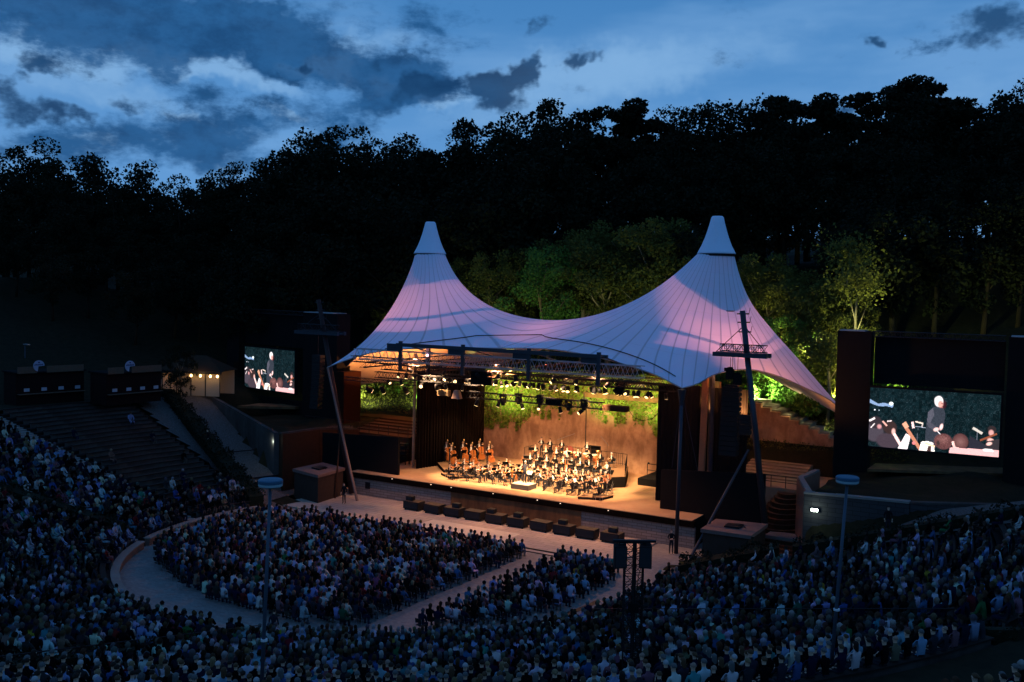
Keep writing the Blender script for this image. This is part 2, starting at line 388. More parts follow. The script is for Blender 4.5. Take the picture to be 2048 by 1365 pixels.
# arena floor: cobbled disc with the warm terrace in front of the stage
mb = MB(); pr = [pol(18.35, a, .0) for a in range(-104, 105, 4)]
mb.prism([(p[0], p[1]) for p in pr] + [(-23.0, 62), (-20, 72), (-19, 86.4), (-64.5, 86.4), (-63, 68), (-61.5, 62)], -.3, .02)
mb.build('paving', pave, kind='structure')
mb = MB(); mb.box(-60.5, -28.7, 62.4, 69.6, -.1, .13); mb.box(-52, -28.7, 61.9, 62.36, -.1, .07)
mb.build('stage_forecourt', warmpave, kind='structure')
mb = MB(); mb.box(-46.5, -38.3, 62.9, 65.6, .1, .137); mb.build('pale_floor_strip', mat('pale_floor', (.50, .44, .36), .6, scale=1.2, var=.2), kind='structure')  # paler rectangle lying on the forecourt slabs
mb = MB(); mb.box(-51.6, -29, 62.36, 62.52, .1, .136); mb.box(-51.6, -29, 61.82, 61.9, -.05, .06)
mb.build('drain', dsteel, kind='structure')
mb = MB()
for r0, a0, a1 in ((15.6, 76, 88), (16.3, 78, 90)):
    for k in range(6):
        a = a0+(a1-a0)*k/6; b = a0+(a1-a0)*(k+1)/6
        p = [pol(r0, a), pol(r0+.42, a), pol(r0+.42, b), pol(r0, b)]; mb.prism([(q[0], q[1]) for q in p], .0, .026)
mb.build('ground_grating', dsteel, kind='structure')
mb = MB(); q = [at(472, 961, Z=1.9), at(558, 951, Z=1.4)]
mb.tube([q[0], q[1]], .09, 4); q = [at(455, 905, Z=3.2), at(520, 899, Z=3.2)]; mb.tube([q[0], q[1]], .06, 4)
q = [at(1760, 1075, Z=3.2), at(1800, 1105, Z=3.2)]; mb.tube(q, .12, 4); mb.build('ramp_drain', dsteel, kind='structure')

# terraces of the bowl: one stepped sheet per sector
ROW = .9
SECT = [(-104, -86.3), (-83.7, -65.2), (-62.6, 15.6), (18.2, 66.8), (69.4, 104)]
def rowz(k): return .5 + SL*ROW*k + .04
mb = MB()
for a0, a1 in SECT:
    n = max(4, int((a1-a0)/3)); nr = 27
    for k in range(nr):
        r0 = 18.5+ROW*k; r1 = r0+ROW; z = rowz(k); zp = rowz(k-1) if k else 0
        vs = []; fs = []
        for i in range(n+1):
            a = a0+(a1-a0)*i/n
            vs += [pol(r0, a, zp), pol(r0, a, z), pol(r1, a, z)]
        for i in range(n): b = 3*i; fs += [(b, b+3, b+4, b+1), (b+1, b+4, b+5, b+2)]
        mb.add(vs, fs)
        for s_, i in ((0, 0), (1, n)):
            a = a0+(a1-a0)*i/n; mb.add([pol(r0, a, z-1.2), pol(r1, a, z-1.2), pol(r1, a, z), pol(r0, a, z)], [(0, 1, 2, 3)])
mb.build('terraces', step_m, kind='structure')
mb = MB()      # upper terraces nearest the camera
for k in range(12):
    r0 = 46+ROW*k; z = 7.25+.28*k
    vs = []; fs = []
    for i in range(31):
        a = -62+(104+62)*i/30; vs += [pol(r0, a, z-.28), pol(r0, a, z), pol(r0+ROW, a, z)]
    for i in range(30): b = 3*i; fs += [(b, b+3, b+4, b+1), (b+1, b+4, b+5, b+2)]
    mb.add(vs, fs)
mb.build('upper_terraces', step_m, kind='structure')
# stairways between the sectors
mb = MB()
for a0, a1 in ((-86.3, -83.7), (-65.2, -62.6), (15.6, 18.2), (66.8, 69.4)):
    for k in range(54):
        r0 = 18.5+.45*k; z = .36+SL*.45*k
        p = [pol(r0, a0), pol(r0, a1), pol(r0+.46, a1), pol(r0+.46, a0)]
        mb.prism([(q[0], q[1]) for q in p], z-.5, z)
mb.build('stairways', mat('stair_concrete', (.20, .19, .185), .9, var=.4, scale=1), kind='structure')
mb = MB(); vs = []; fs = []
for i in range(80):
    a = -106+212*i/79; vs += [pol(42.8, a, 7.14), pol(46.2, a, 7.16)]
for i in range(79): b = 2*i; fs.append((b, b+2, b+3, b+1))
mb.add(vs, fs); mb.build('upper_walkway', earth, kind='structure')

def arc_wall(name, r0, r1, a0, a1, z0, z1, m, cap=None, capm=None, **k):
    root = empty(name, pol((r0+r1)/2, (a0+a1)/2, z0), **k); off = Vector(root.location)
    n = max(3, int(abs(a1-a0)/3)); b = MB(); c = MB()
    for i in range(n):
        a = a0+(a1-a0)*i/n; e = a0+(a1-a0)*(i+1)/n
        q = [Vector(pol(r, t))-off for r, t in ((r0, a), (r1, a), (r1, e), (r0, e))]
        b.prism([(p.x, p.y) for p in q], z0-off.z, z1-off.z)
        q = [Vector(pol(r, t))-off for r, t in ((r0-.08, a), (r1+.1, a), (r1+.1, e), (r0-.08, e))]
        if cap: c.prism([(p.x, p.y) for p in q], z1-off.z+.002, z1-off.z+cap)
    b.build('wall', m, root)
    if cap: c.build('coping', capm, root)
    return root
for a0, a1, t in ((-104, -65.3, 'low brick wall with pale coping below the half-empty left benches'),
                  (-62.5, 15.5, 'long low brick wall curving round the ring path below the left crowd'),
                  (18.3, 66.7, 'low brick wall behind the delay loudspeaker tower at the near side of the ring path')):
    arc_wall('low_wall', 18.1, 18.46, a0, a1, -.05, .50, brickw, .09, conc_l, label=t, cat='wall', group='low walls round the arena')
arc_wall('low_wall', 18.1, 18.46, 69.5, 104, -.05, .50, brickw, .09, conc_l, label='low brick wall on the right beside the pink lit paving', cat='wall', group='low walls round the arena')

# benches
NOTE = {0: 'far left sector beyond the upper stairs', 1: 'left sector between the two stairways', 2: 'long lower-left sector', 3: 'near sector in front of the camera', 4: 'right sector under the hedge'}
GB = {0: 'benches of the far left sector', 1: 'benches of the left sector', 2: 'benches of the lower-left sector', 3: 'benches of the near sector', 4: 'benches of the right sector'}
for s, (a0, a1) in enumerate(SECT):
    for k in range(27):
        r = 18.5+ROW*k+.52; z = rowz(k)
        # leave out benches wholly outside the picture
        ok = False
        for i in range(21):
            p = proj(pol(r, a0+(a1-a0)*i/20, z+.5))
            if p[2] > 1 and -30 < p[0] < 2080 and p[1] < 1400: ok = True
        if not ok: continue
        am = (a0+a1)/2; root = empty('bench', pol(r, am, z), label='weathered bench in the %s row of the %s' % (nth(k), NOTE[s]), cat='bench', group=GB[s])
        off = Vector(root.location); n = max(4, int((a1-a0)/4)); seat = MB(); leg = MB()
        for i in range(n):
            a = a0+.6+(a1-a0-1.2)*i/n; e = a0+.6+(a1-a0-1.2)*(i+1)/n
            q = [Vector(pol(rr, t))-off for rr, t in ((r-.17, a), (r+.17, a), (r+.17, e), (r-.17, e))]
            seat.prism([(p.x, p.y) for p in q], .37, .43)
            q = [Vector(pol(rr, t))-off for rr, t in ((r-.05, a), (r+.05, a), (r+.05, e), (r-.05, e))]
            leg.prism([(p.x, p.y) for p in q], 0, .368)
        seat.build('seat', bench_m, root); leg.build('support', conc_d, root)

# ------------------------------------------------------------------ hedges
def leafy(n, size, fn):
    """n random quads, positions given by fn(n)"""
    P0 = fn(n); n = len(P0)
    a = rng.normal(size=(n, 3)); a /= np.linalg.norm(a, axis=1)[:, None]
    b = rng.normal(size=(n, 3)); b -= (b*a).sum(1)[:, None]*a; b /= np.linalg.norm(b, axis=1)[:, None]
    s = size*(.6+.8*rng.random(n))[:, None]
    V = np.stack([P0-a*s*.5, P0+b*s*.33, P0+a*s*.5, P0-b*s*.33], 1).reshape(-1, 3)
    return V, np.arange(n*4).reshape(n, 4)
def hedge(name, path, w, h, m, dens=60, size=.16, **k):
    """path of (x,y,z) ground points; ragged box of leaves round a twiggy core"""
    root = empty(name, path[0], **k); off = np.array(path[0])
    P = np.array(path, float)-off; seg = np.linalg.norm(np.diff(P, axis=0), axis=1); tot = seg.sum()
    n = int(tot*dens*(w+h))
    def fn(n):
        t = rng.random(n)*tot; c = np.r_[0, np.cumsum(seg)]; i = np.clip(np.searchsorted(c, t)-1, 0, len(seg)-1)
        f = ((t-c[i])/seg[i])[:, None]; p = P[i]*(1-f)+P[i+1]*f
        d = (P[i+1]-P[i]); d[:, 2] = 0; d /= np.linalg.norm(d, axis=1)[:, None]; nn = np.stack([-d[:, 1], d[:, 0], 0*d[:, 0]], 1)
        hh = h*(1+.25*np.sin(t*1.7)+.18*np.sin(t*4.1+1)); u = rng.random(n)*2-1; v = rng.random(n)
        ed = rng.random(n); u = np.where(ed < .5, np.sign(u)*(.8+.25*rng.random(n)), u); v = np.where(ed >= .5, .8+.25*rng.random(n), v)
        return p+nn*(u*w/2)[:, None]+np.stack([0*v, 0*v, v*hh], 1)
    V, Fq = leafy(n, size, fn); link('foliage', fast_mesh('hedge_leaves', V, Fq, m), root)
    c = MB()
    for i in range(len(P)-1):
        d = P[i+1]-P[i]; d = d/np.linalg.norm(d[:2]); nn = np.array([-d[1], d[0]])*w*.4
        q = [P[i][:2]-nn, P[i][:2]+nn, P[i+1][:2]+nn, P[i+1][:2]-nn]
        c.prism([tuple(x) for x in q], [P[i][2]-.2, P[i][2]-.2, P[i+1][2]-.2, P[i+1][2]-.2], [P[i][2]+h*.75, P[i][2]+h*.75, P[i+1][2]+h*.75, P[i+1][2]+h*.75])
    c.build('core', hedge_m, root)
    return root
def line(p0, p1, n, zf=None): return [(p0[0]+(p1[0]-p0[0])*i/n, p0[1]+(p1[1]-p0[1])*i/n, (zf or (lambda x, y: Hc(math.hypot(x-CX, y-CY))))(p0[0]+(p1[0]-p0[0])*i/n, p0[1]+(p1[1]-p0[1])*i/n)) for i in range(n+1)]
hedge('hedge', line((-60.2, 59.6), (-83.5, 69.8), 10), 1.5, 1.0, hedge_m, 55, .2, label='long dark hedge climbing between the empty left benches and the gravel ramp', cat='hedge')
hedge('hedge', line((-23.3, 60.2), (-17.4, 62.1), 4), 1.5, 1.0, hedge_m, 70, .18, label='square dark hedge at the corner of the pink paving and the right seats', cat='hedge')
hedge('hedge', line((-16.6, 62.3), (-3, 66.2), 8), 1.0, .8, hedge_m, 45, .18, label='thin straggling hedge along the right ramp below the concrete wall', cat='hedge')
hedge('hedge', [pol(r, -64.3, Hc(r)) for r in range(20, 43, 3)], 1.3, .9, hedge_m, 45, .2, label='dark hedge running up the left bank between two crowded sectors', cat='hedge')
hedge('hedge', [pol(r, 16.2, Hc(r)-.1) for r in range(21, 41, 3)], .8, .75, hedge_m, 60, .14, label='low dark hedge crossing the bottom left crowd', cat='hedge')
hedge('hedge', [pol(r, 67.6, Hc(r)-.1) for r in range(22, 44, 3)], .7, .7, hedge_m, 60, .14, label='low dark hedge crossing the crowd at the lower right', cat='hedge')
for a, t in ((17.6, 'thin steel handrail along the steps across the lower left crowd'), (68.9, 'thin steel handrail along the steps across the lower right crowd')):
    b = MB(); z0 = Hc(20); b.tube([pol(r, a, Hc(r)+.95) for r in range(20, 44, 4)], .025, 6)
    for r in range(20, 44, 2): b.tube([pol(r, a, Hc(r)), pol(r, a, Hc(r)+.95)], .02, 5)
    b.build('handrail', dsteel, label=t, cat='handrail')

# ------------------------------------------------------------------ the tent roof (a relaxed cable net)
def catm(pts, n):
    pts = np.array(pts, float); P0 = np.vstack([2*pts[0]-pts[1], pts, 2*pts[-1]-pts[-2]]); out = []; k = len(pts)-1
    for s in range(n):
        u = s/n*k; i = int(u); f = u-i; a, b, c, d = P0[i], P0[i+1], P0[i+2], P0[i+3]
        out.append(.5*((2*b)+(-a+c)*f+(2*a-5*b+4*c-d)*f*f+(-a+3*b-3*c+d)*f**3))
    return out
PY = 78.0
TJ = lambda idx: idx[0, 40, 0]
def tent_net():
    A = lambda x, y, Y: np.array(at(x, y, Y=Y))
    FR = A(1364, 777, 67.7); FL = A(655, 735, 67.7)
    sd = [FR]+[A(x, y, Y) for x, y, Y in ((1395, 768, 69.5), (1430, 749, 71.5), (1475, 740, 74), (1512, 741, 76), (1560, 754, 78.5), (1610, 776, 81), (1665, 804, 83.5), (1722, 860, 86))]
    BR = sd[-1]; mir = lambda p: np.array([-86.-p[0], p[1], p[2]])
    fm = A(1000, 697, 71); fr = [fm]+[A(x, y, Y) for x, y, Y in ((1100, 699, 71), (1200, 716, 70.5), (1300, 746, 69.3))]+[FR]
    fl = [fm, A(900, 696, 70.9), A(800, 699, 70.2), A(740, 707, 69.6), A(695, 720, 68.7), FL]
    RB = A(1500, 735, 91.5); LB = np.array([-58., 89, 9.5]); bm = np.array([fm[0], 87.5, 14.6])
    m_rb = [RB, (RB+bm)/2+np.array([0, -.8, .3]), bm]; m_lb = [LB, (LB+bm)/2+np.array([-1, -.8, -.2]), bm]
    br = [BR, A(1668, 824, 87.2), A(1600, 788, 89.5), RB]
    sl = [FL]+[A(x, y, Y) for x, y, Y in ((690, 721, 69.8), (711, 716, 72.2), (706, 722, 76.2), (688, 741, 80)) ]+[A(666, 776, 84)]
    bl = [sl[-1], sl[-1]*.5+LB*.5+np.array([1.0, -1.6, .4]), LB]
    NM = 16; NR = 26; NT = 58+NM
    mid = [bm+(fm-bm)*i/NM for i in range(NM)]
    cs = [A(1433, 503, PY)[0], A(860, 508, PY)[0]]; zr = 22.2
    loops = [catm(fr, 18)+catm(sd, 22)+catm(br, 9)+catm(m_rb, 9)+mid, catm(fl, 18)+catm(sl, 22)+catm(bl, 9)+catm(m_lb, 9)+mid]
    idx = np.zeros((2, NT, NR+1), int); V = []; fix = []; UV = []
    for h in range(2):
        for j in range(NT):
            o = loops[h][j]; a = math.atan2(o[1]-PY, o[0]-cs[h]); ring = np.array([cs[h]+1.4*math.cos(a), PY+1.4*math.sin(a), zr])
            for i in range(NR+1):
                if i == NR and (j >= 58 or j == 0) and h == 1: idx[h, j, i] = idx[0, j, i]; continue
                idx[h, j, i] = len(V); V.append(ring+(o-ring)*i/NR); fix.append(i == 0 or (i == NR and not j > 58))
    V = np.array(V); fix = np.array(fix); E = []; Wt = []
    # a ridge cable runs from the right mast ring out to the right rear corner
    rc = catm([V[TJ(idx)]]+[A(x, y, Y) for x, y, Y in ((1481, 560, 78.6), (1500, 603, 79.3), (1540, 655, 80.4), (1600, 722, 82.2), (1665, 797, 84.4))]+[BR], NR)
    for i in range(1, NR): V[idx[0, 40, i]] = rc[i]; fix[idx[0, 40, i]] = True
    for h in range(2):
        for j in range(NT):
            for i in range(NR):
                E.append((idx[h, j, i], idx[h, j, i+1])); Wt.append(1)
                if i: E.append((idx[h, j, i], idx[h, (j+1) % NT, i])); Wt.append(.85)
            if h == 0 and j >= 58: E.append((idx[h, j, NR], idx[h, (j+1) % NT, NR])); Wt.append(.85)
    E = np.array(E); Wt = np.array(Wt, float); a = np.r_[E[:, 0], E[:, 1]]; b = np.r_[E[:, 1], E[:, 0]]; w = np.r_[Wt, Wt]; n = len(V)
    den = np.bincount(a, w, n)
    for it in range(1500):
        Vn = np.stack([np.bincount(a, w*V[b, k], n) for k in range(3)], 1)/den[:, None]
        V = np.where(fix[:, None], V, V+.95*(Vn-V))
    return V, idx, loops, cs, zr, sd, FL, BR
TV, TI, TLOOP, TCS, TZR, TSD, TFL, TBR = tent_net()
def membrane_mat():
    global nt, N, L
    m = bpy.data.materials.new('white_membrane'); m.use_nodes = True; nt = m.node_tree; N = nt.nodes; L = nt.links
    N.clear(); uv = nd('ShaderNodeUVMap'); s = nd('ShaderNodeSeparateXYZ'); L.new(uv.outputs[0], s.inputs[0])
    fr = M_('FRACT', s.outputs[0]); d = M_('ABSOLUTE', M_('SUBTRACT', fr, .5)); seam = smooth(d, .5-.08, .5-.03)
    fr2 = M_('FRACT', M_('MULTIPLY', s.outputs[1], 6.0)); d2 = M_('ABSOLUTE', M_('SUBTRACT', fr2, .5)); seam2 = M_('MULTIPLY', smooth(d2, .487, .499), .35)
    seam = M_('MAXIMUM', seam, seam2)
    g = nd('ShaderNodeTexCoord'); n = noise(g.outputs['Object'], .5, 5, .6)
    c = mixc(n.outputs['Fac'], (.60, .71, .90, 1), (.68, .79, .97, 1)); c = mixc(M_('MULTIPLY', seam, .38), c, (.18, .19, .22, 1))
    ge = nd('ShaderNodeNewGeometry'); c = mixc(ge.outputs['Backfacing'], c, (.80, .66, .50, 1))  # cream back face: warm light of the underside put into the colour
    df = nd('ShaderNodeBsdfPrincipled'); L.new(c, df.inputs['Base Color']); df.inputs['Roughness'].default_value = .6; df.inputs['Specular IOR Level'].default_value = .15
    tr = nd('ShaderNodeBsdfTranslucent'); L.new(mixc(M_('MULTIPLY', seam, .7), (.85, .62, .62, 1), (.05, .05, .06, 1)), tr.inputs[0])
    x = nd('ShaderNodeMixShader'); x.inputs[0].default_value = .14; L.new(df.outputs[0], x.inputs[1]); L.new(tr.outputs[0], x.inputs[2])
    o = nd('ShaderNodeOutputMaterial'); L.new(x.outputs[0], o.inputs[0]); return m
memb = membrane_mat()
def build_tent():
    root = empty('tent_roof', (TCS[0]*.5+TCS[1]*.5, PY, 0), label='white twin-peaked tent roof stretched over the stage, glowing pink and blue', cat='tent roof')
    off = np.array(root.location); NT, NR = TI.shape[1], TI.shape[2]-1
    q = []; uv = []
    for h in range(2):
        for j in range(NT):
            for i in range(NR):
                f = [TI[h, j, i], TI[h, j, i+1], TI[h, (j+1) % NT, i+1], TI[h, (j+1) % NT, i]]; t = [(j/2, i/NR), (j/2, (i+1)/NR), ((j+1)/2, (i+1)/NR), ((j+1)/2, i/NR)]
                if h: f = f[::-1]; t = t[::-1]
                q.append(f); uv += t
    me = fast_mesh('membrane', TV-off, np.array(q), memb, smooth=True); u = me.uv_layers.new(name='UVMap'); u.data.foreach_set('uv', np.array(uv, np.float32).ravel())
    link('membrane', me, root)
    for h in range(2):      # hooded tips over the two mast rings
        c = MB(); cx = TCS[h]-off[0]; h0 = TZR
        c.lathe([(1.56, h0-.10), (1.50, h0+.02), (1.22, h0+.55), (.98, h0+1.15), (.78, h0+1.75), (.60, h0+2.4), (.50, h0+2.82), (.40, h0+2.94)], (cx, 0, 0), 28)
        c.build('peak_hood', mat('hood_fabric', (.60, .70, .86), .6, var=.06, spec=.15), root, smooth=True)
        c = MB(); c.lathe([(1.47, h0-.30), (1.47, h0-.11)], (cx, 0, 0), 28); c.build('mast_ring', dsteel, root)
        c = MB(); c.lathe([(2.2, 17.5), (2.2, 17.58)], (cx, 0, 0), 24); c.build('uplight_blocker', steel, root)  # added disc that keeps the uplight off the peak
        c = MB(); c.tube([(cx+2.3*math.cos(t*math.pi/16), 2.3*math.sin(t*math.pi/16), 13.75) for t in range(33)], .085, 6); c.build('shadow_hoop', steel, root)  # hoop added to throw an arc of shadow on the membrane
        c = MB(); c.tube([(cx, 0, 2.1), (cx, 0, h0+2.6)], .22, 12); c.build('mast', steel, root)
    b = MB()
    pts = [p for p in TLOOP[1][:41]][::-1]+[p for p in TLOOP[0][:41]]
    b.tube([p-off for p in pts], .045, 6); b.build('edge_cable', steel_l, root)
    def tline(h, j, row):
        i = int(row); f = row-i; return TV[TI[h, j, i]]*(1-f)+TV[TI[h, j, min(i+1, 26)]]*f+(0, -.02, .07)
    b = MB(); mid = [tline(1, j, 24+1.7*(j/9)**2) for j in range(9, 0, -1)]+[tline(0, j, 24-.5*math.sin(j/18*math.pi)+1.3*(j/18)**2) for j in range(0, 18)]
    b.tube([p-off for p in mid], .038, 6); b.build('rain_gutter', dsteel, root)
build_tent()
# front masts and side struts carrying the corners
fr = TSD[0]
r_ = empty('tent_mast', (fr[0], fr[1]-.05, 0), label='tall grey strut under the right front corner of the tent roof', cat='mast', group='masts and struts of the tent roof')
b = MB(); foot = at(1352, 1108, Z=0); o = Vector(r_.location)
b.tube([foot-o, Vector((fr[0], fr[1], fr[2]-1.2))-o], [.16, .13], 10); b.build('pole', steel, r_, smooth=True)
b = MB(); b.tube([Vector((fr[0], fr[1], fr[2]-1.25))-o, Vector((fr[0], fr[1], fr[2]-.1))-o], [.13, .32], 8); b.build('corner_plate', steel, r_)
b = MB()
for s in (-1, 1): b.tube([Vector((fr[0], fr[1], fr[2]-.2))-o, Vector((fr[0]+s*1.0, fr[1]+1, fr[2]-6.))-o, ], .025, 5)
b.build('guy_cable', steel, r_)
r_ = empty('tent_mast', at(715, 1005, Z=0), label='pale strut slanting down from the left tip of the tent roof beside the stone wall', cat='mast', group='masts and struts of the tent roof'); o = Vector(r_.location)
b = MB(); b.tube([(0, 0, 0), Vector(TFL)-o], [.13, .10], 8); b.build('pole', mat('dusty_steel', (.20, .14, .12), .6, .2, var=.3), r_)
r_ = empty('tent_mast', at(670, 1000, Z=0), label='thin brown strut leaning against the slanting left tent strut', cat='mast', group='masts and struts of the tent roof'); o = Vector(r_.location)
b = MB(); b.tube([(0, 0, 0), at(680, 868, Y=67.6)-o], [.08, .07], 8); b.build('pole', rust, r_)

# ------------------------------------------------------------------ stage
mb = MB(); mb.box(-58.4, -26.0, 69.95, 85.2, .0, 2.085); mb.build('stage_base', black, kind='structure')
mb = MB(); mb.box(-58.6, -26.0, 69.55, 85.3, 2.09, 2.14); mb.build('stage_floor', wood, kind='structure')
root = empty('stage_facade', (-42, 69.7, 0), label='long stage front with dark fascia, brown middle panel and stone flanks', cat='stage front')
b = MB(); b.box(-16.6, 16.2, -.18, .2, 1.62, 2.08); b.build('fascia', drape, root)
xa, xb = at(901, 1030, Y=69.6).x+42, at(1162, 1030, Y=69.6).x+42
b = MB(); b.box(xa, xb, -.1, .2, 0, 1.615); b.build('brown_panel', ply, root)
for x0, x1, t in ((-16.6, xa-.003, 'stone_wall'), (xb+.003, 16.2, 'stone_wall')):
    b = MB(); b.box(x0, x1, -.05, .22, 0, 1.614); b.build(t, stone, root)
b = MB()
for i in (2, 4, 5, 7, 9, 10, 12):
    b = MB(); b.box(-16+i*2.1, -15.92+i*2.1, -.26, -.185, 1.98, 2.04); b.build('footlight', mat('small_footlight', (.9, .8, .6), .3, emit=.8, ecol=(1, .8, .55)), root)
b = MB(); b.box(-14.9, -14.35, -.08, -.052, .75, 1.35); b.build('hatch', dsteel, root)

# back wall with the door and the ivy
WY = 84.4
root = empty('stage_rear_wall', (-43, WY, 2.14), label='tall stained concrete wall behind the orchestra, brown under the stage light', cat='wall')
b = MB(); dx = at(1190, 905, Y=WY).x+43
b.box(-15.5, dx-.55, 0, .6, 0, 9.0); b.box(dx+.55, 13.6, 0, .6, 0, 9.0); b.box(dx-.55, dx+.55, 0, .6, 2.1, 9.0)
b.build('wall', concrete, root)
b = MB(); b.box(dx-.55, dx+.55, .25, .3, 0, 2.1); b.build('door', black, root)
b = MB()
for s in (dx-.6, dx+.5): b.box(s, s+.1, -.04, -.002, 0, 2.1)
b.box(dx-.6, dx+.6, -.04, -.002, 2.103, 2.2); b.build('door_frame', dsteel, root)
b = MB(); sx = at(1172, 850, Y=WY).x+43; b.box(sx-.04, sx+.04, -.05, -.002, 0, 9.0); b.build('expansion_joint', conc_d, root)
b = MB(); b.box(-.5+1.0, 13.6, -.35, -.003, 6.75, 7.2); b.build('ledge_beam', ply, root)
def ivy():
    def edge(x):      # how far the ivy hangs, by x along the wall (world, metres up the wall)
        X = np.array([-54, -52.6, -51.2, -49.8, -48.8, -47.9, -47.2, -46.4, -45.4, -43.5, -42, -40.5, -39, -37.5, -36, -34.6, -33.5, -30])
        Zb = np.array([5.0, 5.1, 5.9, 5.8, 6.3, 6.6, 7.6, 7.7, 7.5, 7.9, 7.9, 7.5, 7.2, 7.6, 6.7, 6.3, 6.0, 6.4])
        return np.interp(x, X, Zb) + .35*np.sin(x*3.1)+.25*np.sin(x*7.3+1) + .2*np.sin(x*13)
    def fn(n):
        x = -54+rng.random(n)*24; z = 5+rng.random(n)*6.5; top = 11.2+.2*np.sin(x)
        k = (z < top) & (z+rng.normal(size=n)*.22 > edge(x)); x = x[k]; z = z[k]
        return np.stack([x+43, -.06-rng.random(len(x))*.22, z-2.14], 1)
    V, Fq = leafy(26000, .22, fn)
    V2, F2 = leafy(2200, .2, lambda n: np.concatenate([np.stack([c[0]+43+rng.normal(size=110)*.09, -.06-rng.random(110)*.1, c[1]-2.14-rng.random(110)**.8*c[2]], 1) for c in
        [(-49.9, 6.1, 1.2), (-47.0, 7.3, .9), (-46.3, 7.4, 1.0), (-51.6, 5.6, .5), (-40.3, 7.3, .7), (-38.4, 7.2, .5), (-34.2, 6.3, .9), (-35.2, 6.6, .8), (-44, 7.7, .6), (-52.8, 5.3, .4)]]))
    r = empty('climbing_ivy', (-43, WY, 2.14), label='bright green ivy hanging in ragged curtains over the top of the brown rear wall', cat='ivy')
    link('leaves', fast_mesh('ivy_leaves', np.r_[V, V2], np.r_[Fq, F2+len(V)], leaf_i), r)
ivy()
# drapes, posts and black screens around the stage house
def curtain(name, p0, p1, z0, z1, m, amp=.07, n=60, **k):
    r = empty(name, (p0[0], p0[1], z0), **k); b = MB(); vs = []; fs = []
    d = Vector((p1[0]-p0[0], p1[1]-p0[1], 0)); nn = Vector((-d.y, d.x, 0)).normalized()
    for i in range(n+1):
        w = nn*math.sin(i*1.9)*amp; q = d*i/n
        for s in (-.04, .04):
            vs += [tuple(q+w+nn*s), tuple(q+w*.4+nn*s+Vector((0, 0, z1-z0)))]
    for i in range(n):
        a = 4*i; fs += [(a, a+4, a+5, a+1), (a+2, a+3, a+7, a+6), (a+1, a+5, a+7, a+3)]
    fs += [(0, 1, 3, 2), (4*n, 4*n+2, 4*n+3, 4*n+1)]
    b.add(vs, fs); b.build('cloth', m, r, smooth=False); return r
cl = at(832, 938, Z=2.14); c2 = at(968, 860, Y=82.6)
curtain('curtain', (cl.x, cl.y), (c2.x, 82.6), 2.14, 11.2, drape, .09, 80, label='tall dark brown curtain closing the left side of the stage', cat='curtain')
curtain('curtain', (-31.0, 74.6), (-28.6, 77.5), 2.14, 11.4, black, .06, 30, label='tall black curtain right behind the grey front strut, right of the wooden post', cat='curtain')
curtain('curtain', (-29.0, 78.5), (-24.9, 78.5), 2.9, 11.2, black, .06, 40, label='wide black curtain right of the slanting wooden post, behind the hanging loudspeakers', cat='curtain')
b = MB(); pb = at(826, 935, Z=2.14); b.tube([(0, 0, 0), (.12, 0, 10.6)], .14, 12)
b.build('stage_pole', mat('wooden_pole', (.36, .24, .15), .6, var=.2), loc=pb, label='slim pole standing at the left front of the stage beside the brown curtain', cat='pole')
pr_ = at(1341, 938, Y=76)
b = MB(); b.box(-.16, .16, -.16, .16, 0, 9.6); b.build('post', wood, loc=(pr_.x, 76, 2.14), label='square brown post at the right edge of the lit rear wall', cat='post')
b = MB(); p0 = at(1403, 942, Y=77.5); p1 = at(1412, 745, Y=77.5); b.tube([(0, 0, 0), p1-p0], .30, 4); b.build('post', mat('reddish_post', (.34, .17, .09), .7, var=.2), loc=p0, label='broad reddish timber post leaning beside the right black curtain', cat='post')
b = MB()
pts = [at(1322, 940, Y=72), at(1530, 952, Y=72)]
b.prism([(0, 0), (pts[1].x-pts[0].x, 0), (pts[1].x-pts[0].x, .25), (0, .25)], 0, [pts[0].z-2.14, pts[1].z-2.14+.1, pts[1].z-2.14+.1, pts[0].z-2.14])
b.box(3.2, pts[1].x-pts[0].x, .02, .2, -2.13, -.003)
b.build('black_screen', black, loc=(pts[0].x, 72, 2.15), label='large black cloth screen standing at the right front corner of the stage', cat='screen panel')
b = MB(); pts = [at(645, 866, Y=70.6), at(797, 880, Y=70.6)]
b.prism([(0, 0), (pts[1].x-pts[0].x, 0), (pts[1].x-pts[0].x, .25), (0, .25)], -1.2, [pts[0].z-2.14, pts[1].z-2.14+.2, pts[1].z-2.14+.2, pts[0].z-2.14])
b.build('black_screen', black, loc=(pts[0].x, 70.6, 2.15), label='black cloth screen at the left front corner of the stage below the brown steps', cat='screen panel')

# side terraces left and right of the stage house
mb = MB(); mb.box(-74, -57.6, 77, 88, 2.0, 4.4); mb.box(-74, -57.6, 74.6, 76.997, 0, 3.2)
for i in range(5): mb.box(-73, -58, 78.4+i*.9, 84.5, 4.4+i*.16, 4.56+i*.16)
mb.build('left_side_terrace', rust, kind='structure')
mb = MB(); mb.box(-30.5, -19.2, 79, 87.9, 0, 3.5)
for i in range(6): mb.box(-26.8, -21.5, 82.2+i*.7, 87.9, 3.5+i*.15, 3.65+i*.15)
mb.build('right_side_terrace', mat('warm_concrete', (.28, .19, .12), .9, var=.3, scale=.8), kind='structure')
mb = MB()
for i in range(9):      # curved steps rising right of the stage
    r = 6.4-i*.5
    p = [(-21.5+1.25*r*.36*math.cos(t), 80.2-r*.95*math.sin(t)) for t in [math.pi*k/10 for k in range(11)]]
    mb.prism(p, 0, .75+i*.31)
for i in range(4): mb.box(-22.4, -18.2, 71.3+i*.55, 79, 0, .19*(i+1))
mb.build('curved_steps', rust, kind='structure')
mb = MB(); mb.box(-21.6, -18.5, 73.2, 74.9, .7, .98); mb.build('pale_landing', conc_l, kind='structure')
